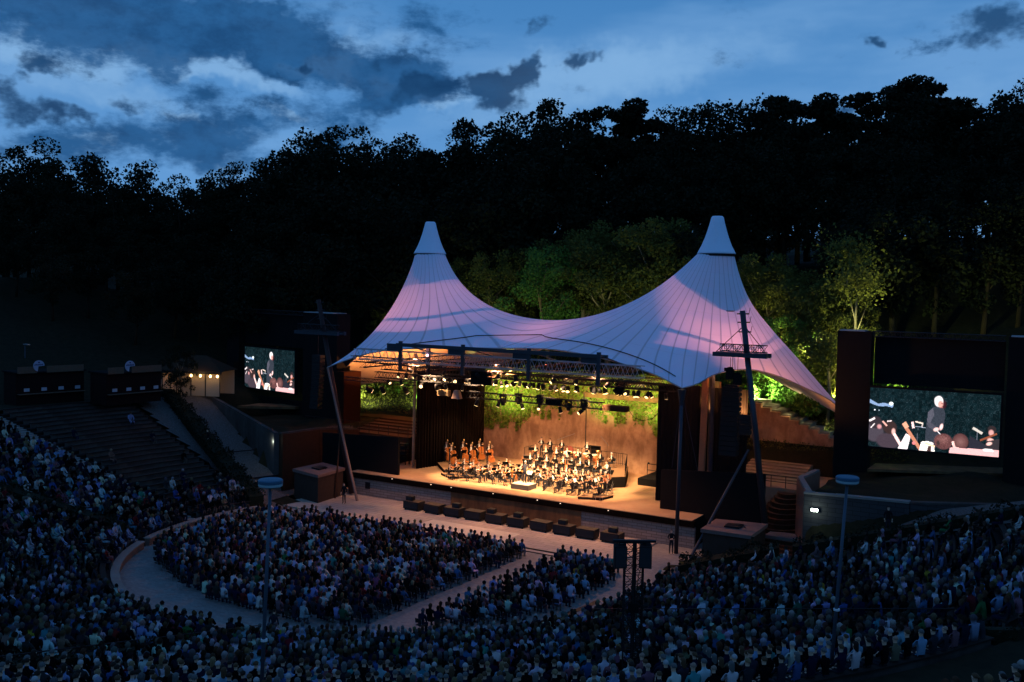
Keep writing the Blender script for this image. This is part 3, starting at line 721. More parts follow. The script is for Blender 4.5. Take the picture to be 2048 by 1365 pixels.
# stepped garden wall behind, rising to the left, with floodlit stairs on it
root = empty('stepped_wall', (-27.6, 88, 3.4), label='brown concrete wall stepping down to the right below the floodlit bank', cat='wall')
b = MB(); st = MB(); n = 11
for i in range(n):
    x = i*.86; z = 5.7-i*.32; b.box(x, x+.857, 0, .6, 0, z); st.box(x-.3, x+.82, .62, 3.6, z-.85, z+.10)
b.build('wall', concrete, root); st.build('stair', conc_l, root)
for px_, py_ in ((1574, 845), (1647, 878)):
    p = at(px_, py_, Y=88.3); b = MB(); b.box(-.22, .22, -.05, .3, 0, .3); f = b.build('floodlight', dsteel, loc=p, rz=.2, label='small floodlight box on the stepped wall, %s of the two' % ('left' if px_ < 1600 else 'right'), cat='floodlight')
    b = MB(); b.box(-.18, .18, .302, .32, .04, .26); b.build('lens', glow, f)
b = MB(); mb2 = MB()
root = empty('railing', (-30, 79.1, 3.5), label='low steel railing along the right side terrace under the stepped wall', cat='railing')
for z in (.45, .95): b.tube([(0, 0, z), (10.6, 0, z)], .03, 5)
for i in range(10): b.tube([(i*1.17, 0, 0), (i*1.17, 0, .95)], .03, 5)
b.build('rail', dsteel, root)
root = empty('railing', (-71, 77.1, 4.4), label='low steel railing on the brown side terrace left of the stage', cat='railing'); b = MB()
for z in (.5, 1.0): b.tube([(0, 0, z), (13.2, 0, z)], .03, 5)
for i in range(12): b.tube([(i*1.2, 0, 0), (i*1.2, 0, 1.0)], .03, 5)
b.build('rail', dsteel, root)
p = [at(1295, 928, Y=82), at(1340, 924, Y=82)]
b = MB(); q = p[1]-p[0]
for z in (0, -.55): b.tube([(0, 0, z), (q.x, 0, z)], .035, 5)
b.tube([(0, 0, -1.1), (0, 0, 0)], .035, 5); b.tube([(.1, 0, 0), (.1, 0, .12)], .1, 6); b.build('railing', dsteel, loc=p[0], label='short rail at the right end of the lit rear wall', cat='railing')
mb = MB(); mb.box(-34.8, -29.6, 79.6, 83.9, 2.145, 2.75); mb.build('stage_ramp', black, kind='structure')

# ------------------------------------------------------------------ retaining walls, pedestals, wall lamps
def wall_run(name, pts, zb, zt, th, m, cap, **k):
    r = empty(name, (pts[0][0], pts[0][1], zb[0]), **k); o = Vector(r.location); b = MB(); c = MB()
    for i in range(len(pts)-1):
        a, e = Vector((*pts[i], 0))-Vector((o.x, o.y, 0)), Vector((*pts[i+1], 0))-Vector((o.x, o.y, 0)); d = (e-a).normalized(); nn = Vector((-d.y, d.x, 0))
        q = [a, e, e+nn*th, a+nn*th]; Z0 = [zb[i]-.6-o.z, zb[i+1]-.6-o.z]; Z1 = [zt[i]-o.z, zt[i+1]-o.z]
        b.prism([(v.x, v.y) for v in q], [Z0[0], Z0[1], Z0[1], Z0[0]], [Z1[0], Z1[1], Z1[1], Z1[0]])
        q = [a-nn*.06, e-nn*.06, e+nn*(th+.05), a+nn*(th+.05)]
        c.prism([(v.x, v.y) for v in q], [Z1[0]+.003, Z1[1]+.003]*1+[Z1[1]+.003, Z1[0]+.003], [Z1[0]+.14, Z1[1]+.14, Z1[1]+.14, Z1[0]+.14])
    b.build('wall', m, r); c.build('coping', cap, r); return r
tl = at(556, 868, Y=67).z
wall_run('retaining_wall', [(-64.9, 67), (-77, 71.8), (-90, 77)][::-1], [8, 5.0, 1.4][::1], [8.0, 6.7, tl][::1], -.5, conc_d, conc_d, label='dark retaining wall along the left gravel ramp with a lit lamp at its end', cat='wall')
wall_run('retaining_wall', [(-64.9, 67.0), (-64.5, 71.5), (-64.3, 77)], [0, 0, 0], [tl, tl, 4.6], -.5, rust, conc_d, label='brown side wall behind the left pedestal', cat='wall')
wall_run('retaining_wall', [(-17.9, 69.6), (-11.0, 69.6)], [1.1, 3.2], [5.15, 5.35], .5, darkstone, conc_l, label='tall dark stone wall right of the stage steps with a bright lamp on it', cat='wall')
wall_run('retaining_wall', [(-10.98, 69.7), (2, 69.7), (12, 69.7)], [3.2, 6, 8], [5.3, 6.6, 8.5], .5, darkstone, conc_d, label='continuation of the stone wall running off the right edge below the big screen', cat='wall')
wall_run('retaining_wall', [(-17.93, 70.12), (-19.9, 75.2), (-19.6, 79)], [0, .6, 1.5], [5.15, 5.15, 5.2], -.5, mat('side_wall', (.2, .11, .08), .9, var=.3, scale=.8), conc_l, label='reddish side wall at the right of the curved steps', cat='wall')
for px_, py_, Y_, t in ((553, 883, 66.9, 'small cold white lamp on the end of the left ramp wall'), (1630, 1020, 69.5, 'bright cold white lamp on the dark stone wall at the right')):
    p = at(px_, py_, Y=Y_)
    if px_ < 1000: p = Vector((-65.25, 66.95, p.z))
    b = MB(); b.box(-.26, .26, -.03, .12, -.12, .12); r_ = b.build('wall_lamp', dsteel, loc=p+Vector((0, -.10, 0)), label=t, cat='lamp', group='lamps on the retaining walls')
    b = MB(); b.box(-.22, .22, -.055, -.032, -.09, .09); b.build('lens', mat('white_lamp_lens', (1, 1, .95), .3, emit=26, ecol=(.85, 1, .85)), r_)
    lamp('wall_lamp_light', 'POINT', (0, -.35, 0), None, 26, (.8, 1, .85), .12, parent=r_)
def pedestal(px, z, zb, t):
    pts = [at(x, y, Z=z) for x, y in px]; c = sum(pts, Vector())/4
    r = empty('pedestal', (c.x, c.y, 0), label=t, cat='pedestal', group='mast pedestals'); q = [(p.x-c.x, p.y-c.y) for p in pts]
    b = MB(); q2 = [(x*.93, y*.93) for x, y in q]; b.prism(q2, zb, z-.25); b.build('base', mat('brown_block', (.045, .03, .024), .9, var=.3, scale=.8), r)
    b = MB(); b.prism(q, z-.247, z); b.build('slab', mat('pinkish_slab', (.15, .10, .09), .85, var=.3, scale=1.2), r)
    b = MB(); b.prism([(x*.3, y*.3) for x, y in q], z+.002, z+.12); b.tube([(.2, -.1, z+.1), (.55, .2, z+.18), (.9, -.2, z+.08)], .04, 5); b.build('anchor_plate', dsteel, r)
    return r
pedestal([(585, 938), (636, 951), (690, 936), (645, 925)], 2.6, 0, 'square concrete pedestal under the leaning left mast')
pedestal([(1401, 1058), (1502, 1072), (1536, 1048), (1432, 1038)], 2.4, 0, 'big concrete pedestal under the leaning right mast')

# ------------------------------------------------------------------ leaning masts with cross platforms
def lattice(b, p0, p1, w, n, r=.03, up=Vector((0, 0, 1)), cr_=.022):
    p0 = Vector(p0); p1 = Vector(p1); d = (p1-p0).normalized(); s = d.cross(up).normalized()*w/2; u = s.cross(d).normalized()*w/2
    C4 = [s+u, s-u, -s-u, -s+u]
    for c in C4: b.tube([p0+c, p1+c], r, 5)
    for i in range(n):
        a = p0+(p1-p0)*i/n; e = p0+(p1-p0)*(i+1)/n
        for k in range(4):
            q = C4[k]; q2 = C4[(k+1) % 4]
            b.tube([a+q, e+q2] if i % 2 else [a+q2, e+q], cr_, 4, cap=False)
            b.tube([a+q, a+q2], cr_, 4, cap=False)
def speaker_line(n, z0, w, h, d, tilt=.035):
    b = MB()
    for i in range(n):
        y = -i*i*tilt*.05; zc = z0-(i+.5)*h
        b.add([(x*w/2, y+yy, zc+zz*h*.46) for x in (-1, 1) for yy, zz in ((0, 1), (0, -1), (d, -.8), (d, .8))], [(0, 1, 2, 3), (4, 7, 6, 5), (0, 4, 5, 1), (1, 5, 6, 2), (2, 6, 7, 3), (3, 7, 4, 0)])
    return b
def mast(base, top, Y, plat_px, label, array_px, side):
    base = Vector(base); top = Vector(top)
    r = empty('leaning_mast', base, label=label, cat='mast', group='leaning masts beside the tent roof'); o = base
    b = MB(); b.tube([(0, 0, 0), top-o], [.24, .20], 14); b.build('pole', steel if side > 0 else mat('brown_grey_steel', (.05, .03, .03), .6, .3, var=.2), r, smooth=True)
    t0 = (plat_px[2]-plat_px[1]); 
    pl = at(plat_px[0], plat_px[2], Y=Y-.5); p2 = at(plat_px[1], plat_px[3], Y=Y-.5)
    b = MB(); b.box(pl.x-o.x, p2.x-o.x, Y-.62-o.y, Y-.35-o.y, pl.z-.15-o.z, pl.z+.15-o.z); b.box(pl.x-o.x, p2.x-o.x, Y+.35-o.y, Y+.62-o.y, pl.z-.15-o.z, pl.z+.15-o.z)
    b.box(pl.x-o.x, p2.x-o.x, Y-.345-o.y, Y+.345-o.y, pl.z-.05-o.z, pl.z+.02-o.z); b.build('platform', steel, r)
    b = MB(); lattice(b, (pl.x+.6-o.x, Y-.5-o.y, pl.z+.52-o.z), (p2.x-o.x-.05, Y-.5-o.y, pl.z+.52-o.z), .5, 10, .03); b.build('railing_truss', dsteel, r)
    b = MB(); tt = base+(top-base)*.93
    for q in (pl, p2): b.tube([tt-o, Vector((q.x, Y-.3, q.z))-o], .03, 5)
    b.build('stay', dsteel, r)
    b = MB()
    for f in (.90, .945, .985): q = base+(top-base)*f-o; b.tube([q-Vector((.42, .1, 0)), q+Vector((.45, .1, .02))], .05, 5); b.tube([q+Vector((.42, .1, 0)), q+Vector((.5, .1, .45))], .02, 5)
    b.build('rung', dsteel, r)
    return pl, p2
p0 = at(1530, 1050, Y=71.0); p1 = at(1485, 622, Y=71.0)
pl, p2 = mast(p0, p1, 71, (1426, 1534, 708, 712), 'dark leaning mast with a lattice cross platform in front of the right tent slope', None, 1)
# its slanting strut
q0 = at(1380, 1118, Z=0); q1 = at(1497, 900, Y=70.9); b = MB(); b.tube([(0, 0, 0), q1-q0], [.11, .09], 8); b.build('mast_strut', steel, loc=q0, label='long slanting strut propping the right leaning mast', cat='strut')
for k, (px_, t) in enumerate(((1461, 'left'), (1476, 'right'))):
    p = at(px_, 722, Y=70.6); r_ = empty('hanging_winch', p, label='black winch box hanging under the right mast platform, %s one' % t, cat='winch', group='winches under the right mast platform')
    b = MB(); b.tube([(0, 0, .25), (0, 0, -.45 if k == 0 else -.85)], .02, 5); b.build('chain', dsteel, r_)
    z = -.45 if k == 0 else -.85; b = MB(); b.box(-.26, .26, -.2, .2, z-.9, z-.15); b.box(-.42, -.2, -.12, .12, z-.32, z-.08); b.lathe([(.2, z-.15), (.24, z-.05), (.1, z)], (0, 0, 0), 10); b.build('housing', black, r_)
p = at(1461, 772, Y=72.6); r_ = empty('speaker_array', p, label='long black loudspeaker column hanging at the right of the stage', cat='loudspeaker', group='hanging loudspeaker columns')
speaker_line(14, -.1, 1.35, .37, .7).build('cabinets', spk, r_); b = MB(); b.tube([(0, .3, 2.6), (0, .3, 0)], .02, 5); b.box(-.5, .5, .1, .5, -.1, .05); b.build('rigging', dsteel, r_)
p = at(1489, 830, Y=71.8); r_ = empty('speaker_array', p, label='small loudspeaker cluster hanging against the right leaning mast', cat='loudspeaker', group='hanging loudspeaker columns')
speaker_line(4, 0, .8, .38, .6).build('cabinets', spk, r_); b = MB(); b.tube([(0, .3, 4.4), (0, .3, 0)], .02, 5); b.build('rigging', dsteel, r_)
p0 = at(700, 965, Y=69.2); p1 = at(637, 600, Y=69.2)
p0 = p1+(p0-p1)*1.06
mast((p0.x, p0.y, p0.z), p1, 69.2, (590, 676, 664, 668), 'leaning mast with a cross platform left of the tent roof', None, -1)
p = at(632, 708, Y=72); r_ = empty('speaker_array', p, label='thin dark loudspeaker column hanging at the left of the tent roof', cat='loudspeaker', group='hanging loudspeaker columns')
speaker_line(14, -.1, 1.0, .37, .7).build('cabinets', spk, r_); b = MB(); b.tube([(0, .3, 2.0), (0, .3, 0)], .02, 5); b.build('rigging', dsteel, r_)

# ------------------------------------------------------------------ LED screens and towers
def picture(nx, ny):
    """what both big screens show, rasterised on the diodes: conductor above a row of players"""
    x, y = np.meshgrid((np.arange(nx)+.5)/nx*263, (np.arange(ny)+.5)/ny*122)   # in picture units
    im = np.zeros((ny, nx, 3)); g = np.random.default_rng(3)
    im[:] = (.003, .010, .013); sp = g.random((ny, nx)); 
    for s in (1,): im += (np.clip(sp-.86, 0, 1)*1.9)[..., None]*np.array([.35, .5, .6])*.22
    lo = g.random((ny//6+2, nx//6+2)); lo = np.kron(lo, np.ones((6, 6)))[:ny, :nx]; im *= (.6+.8*lo)[..., None]
    def ell(cx, cy, rx, ry, c, rot=0, soft=.25, hl=None):
        a = R(rot); dx = x-cx; dy = y-cy; u = (dx*math.cos(a)+dy*math.sin(a))/rx; v = (-dx*math.sin(a)+dy*math.cos(a))/ry
        m = np.clip((1-np.sqrt(u*u+v*v))/soft, 0, 1)[..., None]; c = np.array(c, float)
        im[:] = im*(1-m)+c*m
    def poly(P, c, nz=0):
        P = np.array(P, float); ins = np.zeros(x.shape, bool)
        for i in range(len(P)):
            (x1, y1), (x2, y2) = P[i], P[i-1]; 
            if y1 == y2: continue
            ins ^= ((y1 > y) != (y2 > y)) & (x < (x2-x1)*(y-y1)/(y2-y1)+x1)
        cc = np.array(c)*(1+nz*(g.random((ny, nx, 1))-.5)); im[ins] = np.broadcast_to(cc, im.shape)[ins]
    def bar(x0, y0, x1, y1, w, c):
        dx, dy = x1-x0, y1-y0; l = math.hypot(dx, dy); nx_, ny_ = -dy/l*w/2, dx/l*w/2; poly([(x0+nx_, y0+ny_), (x1+nx_, y1+ny_), (x1-nx_, y1-ny_), (x0-nx_, y0-ny_)], c)
    poly([(0, 32), (0, 24), (8, 28), (18, 33), (30, 30), (40, 32), (50, 34), (48, 39), (36, 37), (20, 38), (8, 35)], (.20, .30, .48)); ell(45, 31, 5, 4, (.9, 1, 1)); ell(11, 46, 1.6, 1.6, (.9, .9, 1)); ell(20, 46, 1.2, 1.4, (.4, .5, .6))
    # conductor
    ell(147, 26, 12, 13, (.08, .01, .018), 0, .9)
    poly([(119, 66), (122, 42), (132, 32), (144, 29), (152, 34), (156, 44), (155, 62), (148, 74), (144, 92), (138, 118), (118, 118), (118, 84)], (.030, .036, .050), .5)
    poly([(121, 44), (131, 34), (134, 48), (126, 66), (120, 62)], (.075, .075, .10), .4); poly([(119, 66), (126, 62), (142, 74), (138, 80), (124, 74)], (.06, .06, .08), .4)
    ell(142, 20, 9.5, 12, (.85, .78, .80), 0, .2); ell(145.5, 25, 6.5, 8.5, (.62, .32, .27), 0, .4); ell(138, 17, 6, 7, (.75, .72, .74), 0, .5); ell(149, 24, 3, 1, (.3, .1, .1)); ell(148, 32, 3, .9, (.45, .12, .12))
    ell(139, 77, 7, 4.6, (.9, .55, .52), -20, .4); ell(149, 71, 4, 8, (1, .62, .6), 15, .4); bar(141, 80, 150, 88, 1.4, (1, .95, .95))
    # microphones, stands
    bar(97, 74, 118, 75, 1.2, (.35, .4, .5)); bar(102, 76, 101, 118, .9, (.10, .11, .14)); bar(90, 65, 93, 78, 5, (.9, .62, .6)); bar(96, 64, 112, 67, 3, (.75, .6, .5)); bar(112, 66, 110, 74, 2, (.6, .5, .45))
    bar(211, 68, 230, 78, 5, (.55, .5, .45)); bar(220, 76, 220, 110, 1, (.14, .16, .2))
    # players at the left
    ell(12, 92, 22, 22, (.055, .045, .06), 0, .2); ell(42, 108, 28, 18, (.05, .035, .048), 0, .2)
    ell(14, 72, 15, 14, (.03, .022, .028), 10, .2); ell(22, 80, 6, 6, (.55, .25, .26), 0, .5); ell(44, 80, 16, 15, (.035, .02, .02), 0, .2); ell(52, 88, 5, 8, (.8, .42, .38), 0, .5); bar(0, 70, 12, 63, 4, (.8, .7, .7)); bar(28, 68, 38, 78, 3.5, (.7, .35, .3)); bar(4, 84, 12, 74, 2.5, (.7, .6, .6)); bar(38, 68, 48, 66, 2.5, (.75, .6, .6))
    bar(53, 92, 70, 118, 6, (1, .66, .62)); poly([(62, 122), (68, 110), (78, 90), (88, 94), (82, 122)], (1, .86, .88))
    bar(72, 70, 110, 122, 7, (.50, .20, .12)); bar(73, 68, 80, 78, 9, (.68, .34, .22)); ell(95, 108, 4, 4, (.7, .2, .2))
    poly([(106, 122), (110, 104), (122, 102), (134, 104), (138, 122)], (1, .90, .84), .2); bar(118, 106, 138, 112, 4, (.95, .6, .4)); poly([(122, 122), (124, 112), (130, 112), (130, 122)], (.06, .03, .03))
    # heads at the right
    ell(188, 98, 17, 18, (.10, .04, .04), 0, .18); ell(188, 98, 13, 13, (.19, .09, .085), 0, .9); ell(154, 100, 20, 17, (.09, .035, .035), 0, .15); ell(154, 96, 15, 11, (.16, .07, .065), 0, .9); ell(144, 104, 5, 7, (.03, .02, .02), 0, .6)
    bar(173, 98, 178, 116, 5, (.9, .5, .46)); poly([(172, 122), (176, 108), (196, 112), (208, 122)], (.9, .5, .48))
    m = (g.random((ny, nx)) > .6) & (((x-154)/20)**2+((y-100)/17)**2 < 1); im[m] *= 1.6
    poly([(204, 112), (206, 84), (238, 100), (240, 112)], (.02, .02, .03)); ell(248, 68, 9, 7.5, (.025, .018, .02), 0, .2); ell(247, 75, 6, 7, (.6, .3, .28), 0, .4); bar(226, 92, 258, 76, 4, (.22, .06, .03)); ell(247, 92, 9, 7, (.85, .45, .4), 30, .4); poly([(232, 112), (240, 92), (263, 86), (263, 112)], (.03, .025, .03)); ell(244, 97, 7, 4, (.9, .5, .45), -20, .4)
    poly([(166, 122), (168, 111), (263, 108), (263, 122)], (.80, .42, .42)); poly([(232, 108), (250, 107), (254, 112), (234, 113)], (1, .85, .86))
    im *= (.9+.2*g.random((ny, nx, 1))); return np.clip(im, 0, 1.1)
def led_mat():
    global nt, N, L
    m = bpy.data.materials.new('led_diodes'); m.use_nodes = True; nt = m.node_tree; N = nt.nodes; L = nt.links; N.clear()
    a = nd('ShaderNodeAttribute'); a.attribute_name = 'Col'; e = nd('ShaderNodeEmission'); L.new(a.outputs['Color'], e.inputs[0]); e.inputs[1].default_value = 1.7
    o = nd('ShaderNodeOutputMaterial'); L.new(e.outputs[0], o.inputs[0]); return m
LED = led_mat()
PIC = picture(248, 116)
def led_screen(p_tl, p_tr, h, label):
    """a flat screen whose diodes are the faces of a fine grid"""
    tl, tr = Vector(p_tl), Vector(p_tr); r = empty('video_screen', (tl+tr)/2-Vector((0, 0, h)), label=label, cat='video screen', group='video screens beside the stage')
    o = r.location.copy(); ny, nx = PIC.shape[:2]; d = tr-tl; nrm = Vector((-d.y, d.x, 0)).normalized()
    u = np.linspace(0, 1, nx+1); v = np.linspace(0, 1, ny+1); U, Vv = np.meshgrid(u, v)
    Pp = np.array(tl-o)[None, None]+U[..., None]*np.array(d)[None, None]+Vv[..., None]*np.array((0, 0, -h))[None, None]
    Pp = Pp.reshape(-1, 3); i = np.arange(ny*(nx+1)).reshape(ny, nx+1)[:, :-1].ravel(); Fq = np.stack([i, i+nx+1, i+nx+2, i+1], 1)
    # one colour per diode: unshared corners
    V = Pp[Fq].reshape(-1, 3); F2 = np.arange(len(V)).reshape(-1, 4); c = np.repeat(PIC.reshape(-1, 3), 4, axis=0)
    link('display', fast_mesh('screen_display', V, F2, LED, col=c), r)
    b = MB(); e = d.normalized(); n3 = nrm
    for (s0, s1, z0, z1) in ((-.12, d.length+.12, .004, .14), (-.12, d.length+.12, -h-.14, -h-.004), (-.14, -.004, -h, 0), (d.length+.004, d.length+.14, -h, 0)):
        q = [tl-o+e*s0-n3*.06, tl-o+e*s1-n3*.06, tl-o+e*s1+n3*.35, tl-o+e*s0+n3*.35]
        b.prism([(p.x, p.y) for p in q], q[0].z+z0, q[0].z+z1)
    q = [tl-o+e*0+n3*.05, tl-o+d+n3*.05, tl-o+d+n3*.3, tl-o+n3*.3]; b.prism([(p.x, p.y) for p in q], q[0].z-h, q[0].z)
    b.build('frame', black, r); return r
a = at(1741, 775, D=77.6); c_ = at(2003, 787, D=77.6); c_.z = a.z; hR = a.z-at(1737, 893, D=77.6).z
# right screen lies 3 degrees off the stage line
d_ = Vector((math.cos(R(3)), math.sin(R(3)), 0)); 
def on_line(px, py, o, d):
    rr = ray(px, py); M2 = np.array([[rr[0], -d.x], [rr[1], -d.y]]); t = np.linalg.solve(M2, np.array([o.x, o.y])); return t[1]
wR = on_line(2003, 787, a, d_); led_screen(a, a+d_*wR, hR, 'wide video screen right of the stage showing a white-haired conductor over players')
d2 = Vector((math.cos(R(-11)), math.sin(R(-11)), 0)); c2_ = at(540, 698, D=109); rr0 = on_line(490, 695, c2_, d2); rr1 = on_line(590, 701, c2_, d2)
hL = c2_.z-at(540, 781, D=109).z
led_screen(c2_+d2*rr0, c2_+d2*rr1, hL, 'video screen left of the stage seen at a slant, showing the same conductor')
def tower(o, d, x0, x1, xs0, xs1, zt, zb, zs, label, cols):
    """black-draped scaffold: columns either side of the screen, header cloth above it"""
    r = empty('screen_tower', (o.x, o.y, zb), label=label, cat='tower', group='screen towers'); nn = Vector((-d.y, d.x, 0))
    def slab(s0, s1, n0, n1, z0, z1, nm, m):
        q = [d*s0+nn*n0, d*s1+nn*n0, d*s1+nn*n1, d*s0+nn*n1]; b = MB(); b.prism([(p.x, p.y) for p in q], z0-zb, z1-zb); return b.build(nm, m, r)
    for s0, s1 in cols: slab(s0, s1, .1, 1.8, zb, zt, 'draped_column', black)
    slab(x0, x1, .9, 1.3, zs, zt-.3, 'header_cloth', black)
    b = MB(); lattice(b, d*x0+nn*.3+Vector((0, 0, zt-.15-zb)), d*x1+nn*.3+Vector((0, 0, zt-.15-zb)), .4, 24, .035); b.build('top_truss', dsteel, r)
    for s0, s1 in cols: slab(s0+.15, s1-.5, .0, 1.7, zt+.003, zt+.08, 'roof_plate', white_p if 0 else steel_l)
    return slab
s_r = [on_line(px, 800, a, d_) for px in (1670, 1742, 2006, 2060)]
sl = tower(a, d_, s_r[1], s_r[2], 0, 0, 16.2, 4.6, a.z+.25, 'tall black draped tower carrying the right video screen', [(s_r[0], s_r[1]-.15), (s_r[2]+.2, s_r[3]+1.5)])
tcol = TZ
s_l = [on_line(px, 740, c2_, d2) for px in (452, 476, 604, 688)]
sl = tower(c2_, d2, s_l[0], s_l[2], 0, 0, 16.0, 3.6, c2_.z+.25, 'tall black draped tower carrying the left video screen', [(s_l[0], s_l[1]), (s_l[2], s_l[3]-1.3)])
sl(s_l[3]-1.25, s_l[3], .0, 2.2, 2.4, 10.2, 'side_cloth', mat('red_light_on_cloth', (.018, .006, .004), .9, var=.3, scale=1, stretch=(4, 4, .3)))  # red light falling on the tower cloth is put into its colour
sl(s_l[1], s_l[2], .5, 1.1, 3.4, 6.4, 'lower_cloth', black)
sl(s_l[1]-.9, s_l[1]-.05, .05, .09, 6, 10, 'red_lit_cloth', mat('red_light_on_cloth'))
# platforms under the screens
b = MB(); q0 = at(475, 812, D=106); q1 = at(590, 820, D=106); b.prism([(0, 0), (q1.x-q0.x, q1.y-q0.y), (q1.x-q0.x, q1.y-q0.y+3), (0, 3)], -.25, 0); b.build('scaffold_deck', ply, loc=q0, label='dark scaffold deck below the left video screen', cat='platform')
b = MB(); q0 = at(1735, 938, D=76); q1 = at(2010, 962, D=76); b.prism([(0, 0), (q1.x-q0.x+2, q1.y-q0.y), (q1.x-q0.x+2, q1.y-q0.y+3), (0, 3)], -.2, 0); b.build('scaffold_deck', ply, loc=q0, label='dark scaffold deck below the right video screen', cat='platform')
p = at(1700, 875, Y=81.5); r_ = empty('speaker_array', (-16.9, 79.2, 8.2), label='black loudspeaker box hanging beside the right video screen', cat='loudspeaker', group='hanging loudspeaker columns')

for o_ in [r_]: bpy.data.objects.remove(o_)

# ------------------------------------------------------------------ trees and shrubs
def crown_pts(kind, g):
    """leaf-clump centres and radii for a tree of height 1 (crown radius about .3)"""
    cl = []
    if kind == 'pine':
        for k in range(26):
            z = .62+.38*g.random(); rr = .26*(1-.55*((z-.62)/.38)**2)*math.sqrt(g.random()); t = g.random()*6.28
            cl.append((rr*math.cos(t), rr*math.sin(t), z-.02, .055+.03*g.random(), .45))
    else:
        n = {'broad': 60, 'tall': 48, 'loose': 34, 'low': 46}[kind]
        zc, rz, rx = {'broad': (.64, .36, .33), 'tall': (.6, .4, .21), 'loose': (.66, .34, .26), 'low': (.5, .5, .42)}[kind]
        for k in range(n):
            v = g.normal(size=3); v /= np.linalg.norm(v); q = g.random()**.33
            lob = 1+.22*math.sin(v[0]*5+v[2]*3+k*.01)
            cl.append((v[0]*rx*q*lob, v[1]*rx*q*lob, max(.1, zc+v[2]*rz*q), .05+.05*g.random(), .8))
    return cl
def tree_proto(kind, seed, leafm, barkm, nleaf=6500, size=.022):
    g = np.random.default_rng(seed); cl = crown_pts(kind, g); cl = np.array(cl)
    w = cl[:, 3]**2; ci = g.choice(len(cl), nleaf, p=w/w.sum())
    def fn(n):
        v = g.normal(size=(n, 3)); v /= np.linalg.norm(v, axis=1)[:, None]; q = (.35+.75*g.random(n)**.6)[:, None]
        return cl[ci, :3]+v*q*cl[ci, 3:4]*np.stack([np.ones(n), np.ones(n), cl[ci, 4]], 1)
    V, Fq = leafy(nleaf, size, fn); top = V[:, 2].max()
    cm = fast_mesh('crown_'+kind, V, Fq, leafm)
    b = MB(); lean = g.normal(size=2)*.02
    tz = .5 if kind in ('low',) else .8
    path = [(lean[0]*t*3, lean[1]*t*3, t*tz) for t in (0, .25, .5, .75, 1)]
    b.tube(path, [.020, .016, .013, .009, .004], 7)
    for k in range(0, len(cl), 4 if kind != 'pine' else 3):
        c = cl[k]; z0 = min(tz*.9, max(.2, c[2]*.65)); t = z0/tz
        p0 = Vector((lean[0]*t*3, lean[1]*t*3, z0)); p1 = Vector(c[:3]); m = (p0+p1)/2+Vector((0, 0, -.02))
        b.tube([p0, m, p1], [.007, .005, .002], 4)
    return cm, b.mesh('trunk_'+kind, barkm, True), top
PROT = {}
def get_proto(kind, seed, lm, bm):
    k = (kind, seed, lm.name, bm.name)
    if k not in PROT:
        big = lm is not leaf_d
        PROT[k] = tree_proto(kind, seed, lm, bm, 11000 if big else 6500, .018 if big else .024)
    return PROT[k]
def tree(kind, seed, x, y, z, h, lm, bm, wide=1, name='tree', **k):
    cm, tm, top = get_proto(kind, seed, lm, bm); s = h/top
    r = empty(name, (x, y, z-.3), rnd.random()*6.28, **k)
    for nm, me in (('trunk', tm), ('crown', cm)):
        o = link(nm, me, r); o.scale = (s*wide, s*wide, s)
    return r
PROFX = [-300, 0, 50, 100, 140, 205, 260, 300, 345, 385, 430, 490, 560, 585, 640, 690, 740, 775, 820, 870, 900, 950, 1000, 1050, 1095, 1150, 1190, 1205, 1240, 1265, 1310, 1350, 1400, 1450, 1490, 1540, 1600, 1640, 1680, 1700, 1760, 1800, 1850, 1890, 1925, 1960, 2000, 2048, 2400]
PROFY = [300, 290, 285, 270, 310, 295, 325, 352, 338, 352, 345, 312, 310, 265, 255, 235, 255, 285, 262, 285, 262, 235, 240, 215, 190, 215, 235, 215, 200, 220, 215, 200, 205, 195, 185, 190, 190, 190, 235, 205, 175, 160, 150, 180, 215, 190, 170, 150, 130]
def prof(px): return float(np.interp(px, PROFX, PROFY))
def ridge(px, D, drop, kinds, lm, label, group, wide=1, bm=None, jit=6):
    yt = prof(px)+drop; p = at(px, yt, D=D); z = TZ(p.x, p.y); h = p.z-z
    kd, sd = kinds
    tree(kd, sd, p.x, p.y, z, max(h, 6), lm, bm or bark_d, wide, label=label, cat='tree', group=group)
RID = [(-60, 'broad', 1), (30, 'broad', 2), (98, 'tall', 1), (150, 'broad', 1), (208, 'broad', 3), (262, 'loose', 1), (300, 'broad', 2), (345, 'broad', 1), (392, 'loose', 2), (440, 'broad', 3), (490, 'broad', 2),
       (545, 'loose', 1), (592, 'broad', 1), (640, 'broad', 3), (692, 'broad', 2), (742, 'broad', 1), (785, 'loose', 2), (822, 'loose', 1), (868, 'broad', 3), (905, 'broad', 1), (952, 'loose', 2), (1000, 'broad', 2), (1048, 'loose', 1),
       (1096, 'tall', 2), (1140, 'broad', 3), (1178, 'loose', 1), (1238, 'pine', 1), (1290, 'loose', 2), (1335, 'broad', 1), (1382, 'loose', 1), (1430, 'broad', 2), (1485, 'broad', 3), (1538, 'loose', 2), (1580, 'pine', 2), (1625, 'pine', 1),
       (1668, 'loose', 1), (1715, 'broad', 2), (1770, 'pine', 2), (1845, 'pine', 3), (1895, 'pine', 1), (1940, 'broad', 1), (1990, 'broad', 3), (2048, 'broad', 2), (2110, 'broad', 1)]
def where(px): return 'left of the tent' if px < 700 else ('right of the tent' if px > 1480 else 'above the tent')
